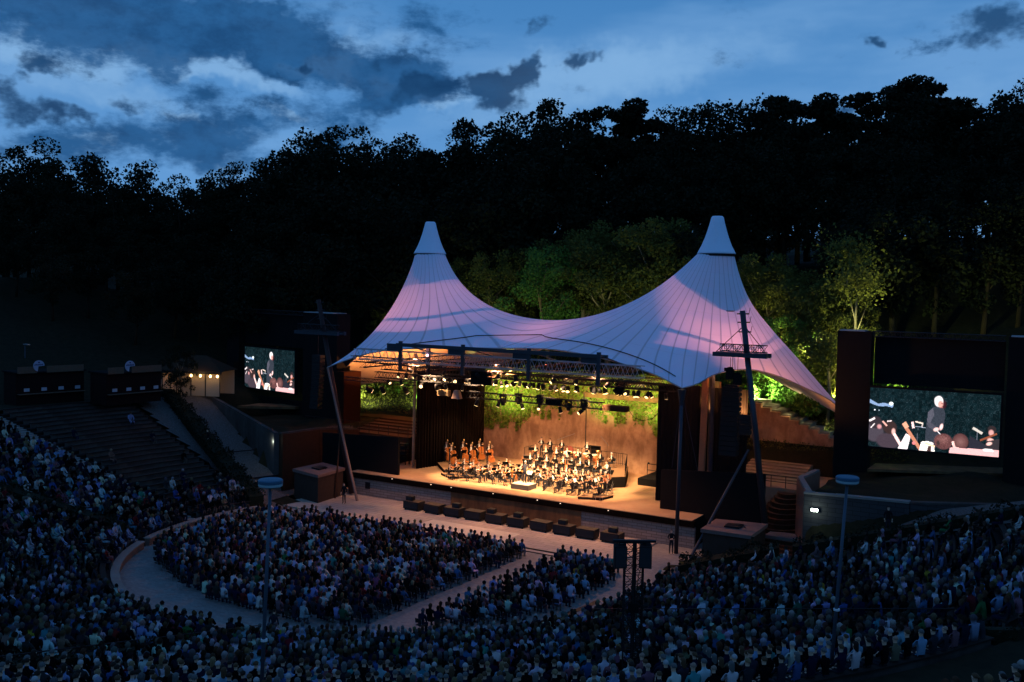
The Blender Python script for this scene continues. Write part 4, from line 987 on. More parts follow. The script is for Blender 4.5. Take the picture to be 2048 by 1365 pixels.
for i, (px, kd, sd) in enumerate(RID):
    D = float(np.interp(px, [0, 600, 1200, 2048], [152, 145, 136, 126]))
    w = 'left side of the picture' if px < 700 else ('right side of the picture' if px > 1480 else 'middle of the picture')
    lab = ('dark pine with a layered flat top on the hill crest, right of the tent' if kd == 'pine' else 'black silhouetted tree on the wooded crest at the '+w)
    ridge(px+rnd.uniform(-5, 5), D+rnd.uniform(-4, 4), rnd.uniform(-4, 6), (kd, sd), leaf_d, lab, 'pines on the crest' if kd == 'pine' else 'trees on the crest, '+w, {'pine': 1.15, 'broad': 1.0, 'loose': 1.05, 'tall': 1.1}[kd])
for row, (dD, drop, n) in enumerate(((-9, 45, 40), (-19, 110, 34), (-29, 185, 30))):
    for i in range(n):
        px = -80+2230*(i+.5+rnd.uniform(-.3, .3))/n; D = float(np.interp(px, [0, 600, 1200, 2048], [152, 145, 136, 126]))+dD+rnd.uniform(-3, 3)
        if row == 2 and 690 < px < 1680: continue
        kd, sd = rnd.choice([('broad', 1), ('broad', 2), ('broad', 3), ('loose', 1), ('tall', 1)])
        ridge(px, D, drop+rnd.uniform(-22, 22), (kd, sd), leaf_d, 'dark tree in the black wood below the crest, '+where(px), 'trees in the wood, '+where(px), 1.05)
# floodlit trees on the bank behind the stage
def bank(px, ytop, Y, kd, sd, lm, label, group, bm=None, wide=1, zb=None):
    p = at(px, ytop, Y=Y); z = TZ(p.x, Y); tree(kd, sd, p.x, Y, z, max(3.0, p.z-z), lm, bm or bark, wide, label=label, cat='tree', group=group)
GR = 'floodlit trees behind the stage'
for px, yt, Y, kd, sd, lm, bm in ((1540, 500, 98, 'loose', 5, leaf_o, bark_l), (1600, 530, 96, 'broad', 6, leaf_o, bark), (1650, 560, 95, 'loose', 5, leaf_o, bark_l), (1700, 570, 97, 'loose', 7, leaf_o, bark_l),
                              (1500, 520, 101, 'broad', 6, leaf_o, bark), (1560, 620, 93.5, 'low', 8, leaf_g, bark), (1625, 640, 93, 'loose', 7, leaf_o, bark_l), (1725, 640, 94, 'low', 8, leaf_o, bark)):
    bank(px, yt, Y, kd, sd, lm, 'dimly floodlit tree with olive leaves on the bank right of the tent slope', 'floodlit trees right of the tent', bm)
for px, yt, Y, kd, sd, lm, bm in ((905, 505, 97, 'broad', 6, leaf_o, bark), (960, 500, 99, 'loose', 5, leaf_o, bark_l), (1010, 490, 97, 'broad', 6, leaf_o, bark), (1060, 470, 99, 'loose', 7, leaf_o, bark_l), (1110, 480, 96, 'broad', 6, leaf_g, bark),
                              (1170, 450, 98, 'loose', 5, leaf_o, bark_l), (1225, 430, 97, 'loose', 7, leaf_o, bark_l), (1275, 440, 99, 'broad', 6, leaf_o, bark_l), (1325, 430, 97, 'loose', 5, leaf_o, bark_l), (1380, 440, 98, 'broad', 6, leaf_d, bark), (850, 560, 97, 'broad', 6, leaf_o, bark), (780, 600, 97, 'low', 8, leaf_o, bark)):
    bank(px, yt, Y, kd, sd, lm, 'dimly floodlit tree rising above the saddle between the two tent peaks', 'floodlit trees above the tent saddle', bm)
# pale bare trunks standing out of the dark right of the tent
for px, y0, y1, Y in ((1692, 600, 505, 96), (1632, 690, 610, 94), (1655, 770, 700, 91), (1706, 720, 560, 92)):
    a = at(px, y0+60, Y=Y); z = TZ(a.x, Y); t = at(px+2, y1, Y=Y); b = MB(); h = t.z-z
    r = empty('tree', (a.x, Y, z-.2), label='slim tree with a pale bare trunk right of the tent slope', cat='tree', group='pale-trunked trees right of the tent')
    b.tube([(0, 0, 0), (.1, 0, h*.4), (-.05, 0, h*.75), (.1, 0, h)], [.17, .14, .11, .05], 7); b.tube([(.0, 0, h*.6), (.9, .2, h*.85)], [.05, .02], 5); b.tube([(0, 0, h*.7), (-.8, .1, h*.95)], [.05, .02], 5)
    b.build('trunk', bark_l, r, smooth=True)
    V, Fq = leafy(1500, .3, lambda n: np.stack([rng.normal(size=n)*1.2, rng.normal(size=n)*1.2, h+rng.normal(size=n)*.9], 1)); link('crown', fast_mesh('crown_thin', V, Fq, leaf_o), r)
def shrub_mesh(seed, lm, n=2600, size=.16):
    g = np.random.default_rng(seed); c = g.normal(size=(14, 3))*np.array([.55, .55, .32]); c[:, 2] = np.abs(c[:, 2])+.35; k = g.integers(0, 14, n)
    def fn(n): v = g.normal(size=(n, 3)); v /= np.linalg.norm(v, axis=1)[:, None]; p = c[k]+v*(.28+.22*g.random((n, 1))); p[:, 2] = np.maximum(p[:, 2], .02); return p
    V, Fq = leafy(n, size, fn); return fast_mesh('shrub_leaves', V, Fq, lm)
SH = [shrub_mesh(1, leaf_g), shrub_mesh(2, leaf_g), shrub_mesh(3, leaf_o), shrub_mesh(4, leaf_g, 3200, .13)]
stem = MB()
for k in range(5): stem.tube([(0, 0, -.2), (.35*math.cos(k*1.3), .35*math.sin(k*1.3), .75)], [.03, .012], 5)
STEM = stem.mesh('shrub_stems', bark)
def shrub(x, y, s, k, label, group, z=None):
    r = empty('shrub', (x, y, (TZ(x, y) if z is None else z)-.1), rnd.random()*6, label=label, cat='shrub', group=group)
    for nm, me in (('foliage', SH[k]), ('stems', STEM)): o = link(nm, me, r); o.scale = (s, s, s*rnd.uniform(.8, 1.25))
for i in range(26):
    x = -78+19.5*rnd.random(); y = 89.0+9*rnd.random(); shrub(x, y, rnd.uniform(1.5, 3.0), rnd.choice([0, 1, 3, 2]), 'bright green floodlit shrub on the bank left of the stage', 'shrubs on the left bank')
for i in range(40):
    x = -32+16*rnd.random(); y = 92.3+7*rnd.random(); shrub(x, y, rnd.uniform(1.3, 2.6), rnd.choice([0, 1, 3, 2]), 'bright green floodlit shrub above the garden stairs right of the stage', 'shrubs on the right bank')
for i in range(26):
    x = -57+26*rnd.random(); y = 87.5+6*rnd.random(); shrub(x, y, rnd.uniform(1.2, 2.4), rnd.choice([0, 1, 2]), 'green shrub on the bank behind the rear wall of the stage', 'shrubs behind the rear wall')
def cover(n):
    x = -80+66*rng.random(n); y = 86.8+17*rng.random(n); return np.stack([x, y, terrain(x, y)+.02+.28*rng.random(n)**2], 1)
V, Fq = leafy(45000, .17, cover); link('ground_cover', fast_mesh('ground_cover', V, Fq, leaf_o), kind='stuff', label='low greenery covering the floodlit bank behind the stage', cat='ground cover')
# tree leaning over the marquee on the left
p = at(372, 790, Z=7.2); tree('low', 8, p.x+1.5, p.y-2.0, 7.2, 6.0, leaf_d, bark, .8, label='small dark tree standing in front of the lit marquee', cat='tree')

# ------------------------------------------------------------------ rigging over the stage
def truss(x0, x1, Y, z, w, n, label, drop=0, m=None):
    r = empty('lighting_truss', ((x0+x1)/2, Y, z), label=label, cat='truss', group='trusses over the stage')
    b = MB(); s = w/2; h = (x1-x0)/2
    for a in (-s, s):
        for c in (-s, s): b.tube([(-h, a, c), (h, a, c-drop*0)], .035, 5)
    b.build('chords', m or dsteel, r); b = MB()
    for i in range(n):
        a = -h+2*h*i/n; e = -h+2*h*(i+1)/n
        for y in (-s, s): b.tube([(a, y, -s), ((a+e)/2, y, s)], .02, 4, cap=False); b.tube([((a+e)/2, y, s), (e, y, -s)], .02, 4, cap=False)
        b.tube([(a, -s, s), (a, s, s)], .02, 4, cap=False); b.tube([(a, -s, -s), (e, s, -s)], .02, 4, cap=False)
    b.build('bracing', m or dsteel, r); return r
bp0 = at(800, 690, Y=64.6); bp1 = at(1202, 713, Y=64.6)
r_ = empty('roof_beam', ((bp0.x+bp1.x)/2, 64.6, bp0.z), label='long grey double beam hung in front of the tent edge with four drop posts', cat='beam')
b = MB(); h = (bp1.x-bp0.x)/2
b.box(-h, h, -.12, .12, -.14, .14); b.box(-h-1.2, h, 1.0, 1.2, -.2, .05); b.build('beam', steel, r_)
for px in (801, 926, 1058, 1198):
    x = at(px, 700, Y=64.6).x-r_.location.x
    b = MB(); b.box(x-.13, x+.13, -.10, .10, -2.1, .30); b.build('drop_post', steel, r_)
    b = MB(); b.box(x-1.5, x-.14, .13, .17, -.62, .05); b.build('gusset_plate', steel, r_)
    b = MB(); b.tube([(x, 0, .1), (x-.3, 5.0, -.9)], .06, 6); b.build('hanger', steel, r_)
truss(at(714, 708, Y=65).x, at(1285, 746, Y=65).x, 65.0, 13.25, .85, 34, 'long silvery lattice truss running along the whole front edge of the tent', m=steel_l)
TR = [(-56.5, -29.5, 67.2, 12.6, 'second truss from the front, just behind the tent edge'), (-46.0, -33.4, 69.5, 10.05, 'short low black truss over the front of the orchestra'),
      (-56.5, -45.5, 70.5, 11.0, 'short truss at the left above the dark curtain'), (-57, -29.5, 72.0, 11.6, 'third truss over the stage carrying a dense row of lamps'),
      (-57, -29.5, 74.6, 11.3, 'fourth truss over the middle of the stage'), (-57, -29.5, 77.2, 11.0, 'fifth truss over the winds'), (-57, -29.5, 79.8, 10.7, 'sixth truss near the rear wall'), (-56, -30, 82.3, 11.0, 'rearmost truss above the ivy')]
for x0, x1, Y, z, t in TR: truss(x0, x1, Y, z, .5, int((x1-x0)/.7), t)
for k, x in enumerate((-55, -48, -42, -36, -31)):
    b = MB(); s = .22
    for a in (-s, s):
        for c in (-s, s): b.tube([(a, 66.6-75, c), (a, 83-75, c)], .03, 5)
    for i in range(24): a = 66.6-75+i*.68; b.tube([(-s, a, -s), (s, a+.34, s)], .02, 4); b.tube([(s, a+.34, s), (-s, a+.68, -s)], .02, 4)
    b.build('cross_truss', rust, loc=(x, 75, 12.15), label='brown cross truss running back under the tent, %s from the left' % nth(k), cat='truss', group='cross trusses')
# par lamps
def par_proto():
    r = empty('stage_lamp', (0, 0, 0)); b = MB(); b.tube([(0, 0, .02), (0, 0, -.2)], .02, 5); b.tube([(-.16, 0, -.34), (-.16, 0, -.18), (.16, 0, -.18), (.16, 0, -.34)], .015, 4); b.build('yoke', dsteel, r)
    b = MB(); b.lathe([(.07, -.26), (.12, -.22), (.14, 0), (.14, .2)], (0, 0, 0), 10); b.xform(Matrix.Translation((0, 0, -.36)) @ Matrix.Rotation(R(145), 4, 'X')); b.build('can', dsteel, r, smooth=True)
    b = MB(); b.lathe([(.132, .203), (.132, .215)], (0, 0, 0), 10); b.xform(Matrix.Translation((0, 0, -.36)) @ Matrix.Rotation(R(145), 4, 'X')); b.build('lens', glow, r); return r
P0_ = par_proto(); first = True
def put_par(x, y, z, s, rz, label, group):
    global first
    o = P0_ if first else dup(P0_)
    first = False; o.location = (x, y, z); o.rotation_euler = (rnd.uniform(-.5, .5), rnd.uniform(-.3, .3), rz); o.scale = (s, s, s); tag(o, label=label, cat='stage lamp', group=group)
rows = [(67.2, 12.3, -52, -31, 9, 'second truss from the front'), (72.0, 11.3, -56, -30, 24, 'third truss over the stage'), (74.6, 11.0, -56, -30, 20, 'fourth truss over the stage'), (77.2, 10.7, -55, -30, 16, 'fifth truss over the stage'),
        (79.8, 10.4, -54, -30.5, 12, 'sixth truss over the stage'), (70.5, 10.75, -56, -46, 6, 'short left truss above the curtain'), (69.5, 9.8, -45.6, -33.8, 6, 'low black truss in front')]
for y, z, x0, x1, n, t in rows:
    for i in range(n):
        x = x0+(x1-x0)*(i+rnd.uniform(.2, .8))/n; s = rnd.uniform(.9, 1.25); rz = rnd.uniform(-1.2, 1.2) + (math.pi if rnd.random() < .45 else 0)
        put_par(x, y, z, s, rz, 'small black stage lamp on the %s, %s from the left' % (t, nth(i)), 'stage lamps on the '+t)
# lamps hanging over the left bank gap
for i, px in enumerate((733, 768, 812)):
    p = at(px, 776, Y=73); put_par(p.x, 73, p.z+.3, 1.5, 2.6, 'stage lamp hanging in the green gap left of the stage, %s of three' % ORD[i], 'stage lamps in the left gap')
truss(at(690, 762, Y=73).x, at(830, 770, Y=73).x, 73, at(760, 765, Y=73).z+.1, .3, 8, 'short dark truss in the green gap left of the stage')
# big moving heads, battens and boxes
def moving_head(px, py, Y, label, s=1):
    p = at(px, py, Y=Y); r = empty('moving_light', p, label=label, cat='moving light', group='moving lights over the stage'); r.scale = (s, s, s)
    b = MB(); b.box(-.24, .24, -.2, .2, .38, .52); b.tube([(0, 0, .52), (0, 0, 1.0)], .025, 5); b.build('base', dsteel, r)
    b = MB(); b.box(-.27, -.2, -.08, .08, -.12, .375); b.box(.2, .27, -.08, .08, -.12, .375); b.build('yoke', dsteel, r)
    b = MB(); b.lathe([(.10, .26), (.18, .18), (.19, -.12), (.15, -.34)], (0, 0, 0), 12); b.build('head', spk, r, smooth=True)
    b = MB(); b.lathe([(.13, -.355), (.13, -.343)], (0, 0, 0), 12); b.build('lens', mat('blue_grey_lens', (.25, .3, .4), .15), r)
for px, py, t in ((1006, 803, 'leftmost, in front of the ivy'), (1137, 813, 'right of the black batten box'), (1037, 800, 'between the ivy tendrils'), (1168, 812, 'above the expansion joint of the rear wall'), (1080, 803, 'left end of the black batten box')):
    moving_head(px, py, 69.5, 'black moving light hanging low over the orchestra, '+t)
def hang_box(px, py, Y, w, h, d, label, m=black, name='hanging_box', rope=2):
    p = at(px, py, Y=Y); r = empty(name, p, label=label, cat='hanging box'); b = MB(); b.box(-w/2, w/2, -d/2, d/2, -h/2, h/2); b.box(-w/2-.04, -w/2-.003, -d/2+.03, d/2-.03, -h/2+.04, h/2-.04); b.build('housing', m, r)
    b = MB(); [b.tube([(s*w*.4, 0, h/2), (s*w*.1, 0, h/2+rope)], .015, 4) for s in (-1, 1)]; b.build('rope', dsteel, r); return r
hang_box(964, 757, 67.4, 1.95, 1.05, .25, 'black rectangular monitor screen hanging at the upper left of the stage', rope=1.2)
hang_box(1108, 805, 69.5, 1.3, .42, .35, 'long black speaker batten hanging in the middle above the orchestra')
hang_box(1232, 817, 71.5, 2.0, .42, .7, 'flat dark fixture hanging low at the right above the orchestra', rust, rope=2.4)
hang_box(1240, 778, 72, .6, .9, .5, 'chunky black motor hanging among the lamps at the right', rope=.8)
hang_box(888, 786, 71, 1.15, .5, .45, 'beige metal fixture box hanging in front of the dark curtain', mat('beige_box', (.12, .085, .05), .6, var=.2), rope=1)
r_ = empty('hanging_floodlight', at(914, 788, Y=70.8), label='pinkish trapezoid floodlight hanging in front of the dark curtain', cat='floodlight'); b = MB()
b.add([(-.22, -.15, .3), (.22, -.15, .3), (.22, .15, .3), (-.22, .15, .3), (-.42, -.25, -.42), (.42, -.25, -.42), (.42, .25, -.42), (-.42, .25, -.42)], [(0, 1, 2, 3), (0, 4, 5, 1), (1, 5, 6, 2), (2, 6, 7, 3), (3, 7, 4, 0), (4, 7, 6, 5)]); b.build('housing', mat('pinkish_metal', (.28, .17, .14), .4, .5), r_)
b = MB(); b.tube([(0, 0, .3), (0, 0, 1.3)], .02, 5); b.build('rope', dsteel, r_)
# loose cable sagging across the rear wall
b = MB(); pts = [at(x, y, Y=78) for x, y in ((1258, 822), (1268, 836), (1285, 842), (1305, 838), (1318, 825), (1330, 805))]; b.tube([p-pts[0] for p in pts], .025, 5); b.build('cable', black, loc=pts[0], label='black cable sagging in front of the ivy at the right', cat='cable')

# ------------------------------------------------------------------ forecourt: loudspeakers, low platform
def sub_box(i):
    px = [824, 865, 905, 946, 989, 1032, 1079, 1125, 1171, 1221][i]; py = [1003, 1014, 1018, 1028, 1033, 1040, 1049, 1055, 1065, 1073][i]
    p = at(px, py+8, Y=67.3); r = empty('subwoofer', (p.x, 67.6, .13), label='wide black loudspeaker cabinet on the forecourt, %s from the left' % ORD[i], cat='loudspeaker', group='row of loudspeakers before the stage'); r.rotation_euler = (0, 0, rnd.uniform(-.04, .04))
    w = .78; b = MB(); b.box(-w, w, -.5, .5, .12, .74); b.build('cabinet', spk, r); b = MB(); b.box(-w+.06, w-.06, -.525, -.503, .18, .68); b.build('grille', spkf, r)
    b = MB(); b.box(-w+.02, w-.02, -.48, .48, .743, .76); b.build('top', spkt, r)
    for sx in (-1, 1):
        for sy in (-1, 1): b = MB(); b.box(sx*.62-.05, sx*.62+.05, sy*.4-.05, sy*.4+.05, 0, .118); b.build('caster', dsteel, r)
    if i in (0, 2, 4, 5, 7, 9):
        dx = {0: -.35, 2: .25, 4: -.42, 5: .05, 7: -.1, 9: .1}[i]
        q = empty('speaker_monitor', (p.x+dx, 67.6, .895), label='small black loudspeaker box standing on the %s wide cabinet' % ORD[i], cat='loudspeaker', group='small boxes on the loudspeaker row'); b = MB()
        b.prism([(-.34, -.26), (.34, -.26), (.28, .24), (-.28, .24)], 0, .36); b.build('cabinet', spk, q); b = MB(); b.box(-.3, .3, -.284, -.263, .04, .32); b.build('grille', spkf, q)
for i in range(10): sub_box(i)
b = MB(); b.box(-52.4, -48.3, 60.6, 62.2, 0, .55); b.box(-52.4, -48.3, 60.6, 62.2, .553, .60, 1); b.build('low_platform', [black, mat('grey_deck', (.26, .22, .20), .8, var=.25)], label='low dark platform with a grey top between the crowd and the forecourt', cat='platform')

# ------------------------------------------------------------------ lamp posts, delay tower
def lamp_post(px, py, D, base_px, label):
    top = at(px, py, D=D); x, y = top.x, top.y; z0 = Hc(math.hypot(x-CX, y-CY)); h = top.z-z0
    r = empty('lamp_post', (x, y, z0), label=label, cat='lamp post', group='lamp posts among the crowd')
    lean = (0, 0)
    b = MB(); b.tube([(-.28, -.05, 0), (-.14, -.02, h*.5), (0, 0, h-.05)], [.062, .054, .044], 12); b.build('pole', lampcol, r, smooth=True)
    b = MB(); b.lathe([(.30, h-.16), (.345, h-.13), (.35, h-.10), (.35, h-.06)], (0, 0, 0), 28); b.build('diffuser', frost, r)
    b = MB(); b.lathe([(.357, h-.057), (.36, h+.03), (.33, h+.06), (.20, h+.085), (.04, h+.09)], (0, 0, 0), 28); b.build('cap', mat('lamp_cap_paint', (.05, .12, .19), .4, .1), r)
    b = MB(); b.lathe([(.10, 2.2), (.10, 2.26)], (-.17, -.03, 0), 12); b.build('band', white_p, r)
    b = MB(); b.lathe([(.14, 0), (.13, .3), (.10, .34)], (-.28, -.05, 0), 12); b.build('foot', dsteel, r)
lamp_post(541, 963, 29.0, None, 'slim grey lamp post with a flat round blue head at the left centre, unlit')
lamp_post(1695, 957, 31.5, None, 'slim grey lamp post with a flat round blue head at the right, unlit')
x, y = -85.0, 55.6; tp = at(50, 690, D=107); r_ = empty('lamp_post', (tp.x, tp.y, 7.1), label='thin distant pole lamp beside the wooden kiosk at the far left', cat='lamp post'); b = MB(); b.tube([(0, 0, 0), (0, 0, tp.z-7.1)], .05, 6); b.build('pole', lampcol, r_); b = MB(); b.box(-.1, .7, -.15, .15, tp.z-7.1, tp.z-7.0); b.build('head', steel_l, r_)

D = 33.0; tp = at(1266, 1082, D=D); x, y = tp.x, tp.y; z0 = Hc(math.hypot(x-CX, y-CY)); h = tp.z-z0
r_ = empty('delay_tower', (x, y, z0), rz=R(31), label='black lattice tower with a cross bar standing in the crowd at the right', cat='tower')
b = MB(); lattice(b, (-.11, 0, 0), (-.11, 0, h-.05), .30, 18, .026, Vector((0, 1, 0)), .014); b.build('left_lattice', dsteel, r_)
b = MB(); lattice(b, (.24, .15, 0), (.24, .15, h-.05), .26, 18, .026, Vector((0, 1, 0)), .014); b.build('right_lattice', dsteel, r_)
b = MB(); b.box(-.66, .76, -.07, .07, h-.04, h+.03); b.box(-.45, .6, .1, .2, h-.12, h-.05); b.build('cross_bar', dsteel, r_)
b = MB()
for s in (-1, 1): b.box(s*.5-.35, s*.5+.35, -.35, .35, 0, .12)
b.build('base', dsteel, r_)
b = MB(); b.box(-.12, .22, -.2, -.03, h-2.35, h-2.05); b.build('junction_box', black, r_)
for px, t in ((1239, 'left'), (1291, 'right')):
    p = at(px, 1090, D=D); q = empty('delay_speaker', p, rz=R(31 + (8 if t == 'left' else -8)), label='black loudspeaker hanging on the %s side of the lattice tower' % t, cat='loudspeaker', group='loudspeakers on the lattice tower')
    b = MB(); b.prism([(-.2, -.2), (.22, -.2), (.17, .2), (-.15, .2)], -.74, -.02); b.build('cabinet', spk, q); b = MB(); b.box(-.17, .19, -.22, -.203, -.7, -.06); b.build('grille', spkf, q)
    b = MB(); b.tube([(0, 0, -.02), (0, 0, .13)], .02, 5); b.box(-.18, .2, -.03, .03, .0, .03); b.build('bracket', dsteel, q)
b = MB(); p = at(1281, 1137, D=D); b.tube([(0, 0, 0), (-.06, 0, -.25), (-.10, .02, -.45), (-.12, 0, -h+1.6)], .012, 5); b.build('speaker_cable', black, loc=p, label='thin cable dangling from the right loudspeaker of the lattice tower', cat='cable')

# ------------------------------------------------------------------ kiosks and marquee on the upper left walkway
def P7(px, py, z=7.15): return at(px, py, Z=z)
plank = mat('warm_planks', (.11, .07, .05), .7, scale=2, var=.3, stretch=(.4, 4, 4)); dred = mat('dark_red_boards', (.014, .006, .006), .8, var=.3, scale=1)
def kiosk(px0, px1, label, signpx, counters):
    a = at(px0, 812, Z=7.15); e = at(px1, 802, Z=7.15); L_ = (e-a).length; ang = math.atan2(e.y-a.y, e.x-a.x)
    r = empty('kiosk', a, rz=ang, label=label, cat='kiosk', group='kiosks on the upper walkway'); H = 3.3
    b = MB(); b.box(0, L_, 0, 2.6, 0, H-.35); b.build('body', dred, r)
    b = MB(); b.box(-.1, L_+.1, -.3, 2.8, H-.345, H-.20); b.build('roof', black, r)
    b = MB()
    for s0, s1 in ((0, .28*L_), (.42*L_, .97*L_)): 
        b = MB(); b.box(s0, s1, -.34, -.303, H-.33, H+.30); b.build('fascia_board', plank, r)
    n = counters
    for i in range(n): b = MB(); c = L_*(i+.6)/n; b.box(c-.25, c+.25, -.05, -.005, 1.25, 1.55); b.build('price_card', mat('dim_white_card', (.35, .35, .42), .6), r)
    b = MB(); b.box(.1, L_-.1, -.5, -.003, 1.0, 1.06); b.build('counter', plank, r)
    if signpx:
        s = signpx; q = empty('round_sign', Vector(a)+Vector((math.cos(ang)*L_*s, math.sin(ang)*L_*s, 0)), rz=ang, label='round pale sign with a dark lettering band on the %s kiosk' % ('left' if px0 < 100 else 'middle'), cat='sign', group='round signs on the kiosks')
        b = MB(); nseg = 28; poly = [(.52*math.cos(2*math.pi*i/nseg), .52*math.sin(2*math.pi*i/nseg)) for i in range(nseg)]; o = len(b.v)
        poly = [p for p in poly if not (p[0] > -.05 and p[1] < -.05)]+[(-.05, -.05)]; poly.sort(key=lambda p: math.atan2(p[1]-.1, p[0]+.1))
        b.add([(x, -.42, z+H+.35) for x, z in poly]+[(x, -.37, z+H+.35) for x, z in poly], [tuple(range(len(poly))), tuple(range(len(poly), 2*len(poly)))[::-1]]+[(i, (i+1) % len(poly)+0, (i+1) % len(poly)+len(poly), i+len(poly)) for i in range(len(poly))]); b.build('disc', mat('pale_blue_board', (.28, .30, .42), .6), q)
        b = MB(); x = -.42
        for k, w in enumerate((.07, .05, .08, .05, .07, .06, .07, .05, .07)): b.box(x, x+w, -.428, -.4215, H+.39, H+.39+(.14 if k % 3 else .11)); x += w+.03
        b.box(-.08, .08, -.428, -.4215, H+.62, H+.73); b.build('lettering', mat('navy_lettering', (.02, .02, .09), .6), q)
kiosk(32, 168, 'dark red wooden kiosk with a plank fascia at the far left of the upper walkway', .30, 4)
kiosk(212, 322, 'dark kiosk beside the lit marquee on the upper walkway', .38, 4)
def marquee():
    a = at(325, 789, Z=7.15); e = at(440, 794, Z=7.15); L_ = (e-a).length; ang = math.atan2(e.y-a.y, e.x-a.x)
    r = empty('marquee', a, rz=ang, label='cream canvas marquee with a dark roof, lit from inside by bulbs', cat='marquee'); H = 2.6
    cw = mat('cream_canvas', (.62, .50, .36), .8, var=.15, trans=.4)
    for i in range(4):
        b = MB(); x0, x1 = L_*i/4+.03, L_*(i+1)/4-.03; b.box(x0, x1, 0, .05, 0, H); b.build('wall_panel', cw, r)
    for i in range(5): b = MB(); x = L_*i/4; b.tube([(x, -.05, 0), (x, -.05, H)], .05, 6); b.build('post', dsteel, r)
    b = MB(); b.add([(-.4, -.5, H), (L_+.4, -.5, H), (L_+.3, 3.4, H), (-.3, 3.4, H), (L_*.35, 1.5, H+1.5), (L_*.65, 1.5, H+1.5)], [(0, 1, 5, 4), (1, 2, 5), (2, 3, 4, 5), (3, 0, 4), (0, 3, 2, 1)]); b.build('roof', mat('ochre_roof_canvas', (.035, .022, .014), .8, var=.2), r)
    b = MB(); b.box(-.4, L_+.4, -.52, -.47, H-.25, H-.005); b.build('valance', dsteel, r)
    b = MB(); b.box(0, L_, 3.2, 3.25, 0, H); b.build('rear_wall', cw, r)
    for i, f in enumerate((.55, .71, .88, 1.0)):
        b = MB(); b.ball((L_*f, -.62, H-.45), .12, .12, .14, 8); b.build('bulb', mat('warm_bulb', (1, .8, .5), .4, emit=14, ecol=(1, .6, .22)), r)
    lamp('marquee_light', 'POINT', (L_*.12, 1.2, 1.9), None, 130, (1, .60, .24), .3, parent=r)
    lamp('marquee_light', 'POINT', (L_*.7, -1.2, 2.6), None, 30, (1, .60, .24), .15, parent=r)
marquee()

# ------------------------------------------------------------------ people
def sk_eval(V, E, Rd, sub=1):
    """one continuous skin grown over a posed skeleton"""
    me = bpy.data.meshes.new('skeleton'); me.from_pydata([tuple(v) for v in V], E, []); o = bpy.data.objects.new('skeleton', me); COL.objects.link(o)
    m = o.modifiers.new('skin', 'SKIN'); m.use_smooth_shade = True; m.branch_smoothing = .6
    for i, r in enumerate(Rd): d = me.skin_vertices[0].data[i]; d.radius = r if hasattr(r, '__len__') else (r, r); d.use_root = (i == 0)
    if sub: s = o.modifiers.new('sub', 'SUBSURF'); s.levels = sub; s.render_levels = sub
    dg = bpy.context.evaluated_depsgraph_get(); ev = o.evaluated_get(dg); me2 = bpy.data.meshes.new_from_object(ev)
    vs = [tuple(v.co) for v in me2.vertices]; fs = [tuple(p.vertices) for p in me2.polygons]
    bpy.data.objects.remove(o); bpy.data.meshes.remove(me); bpy.data.meshes.remove(me2)
    return vs, fs
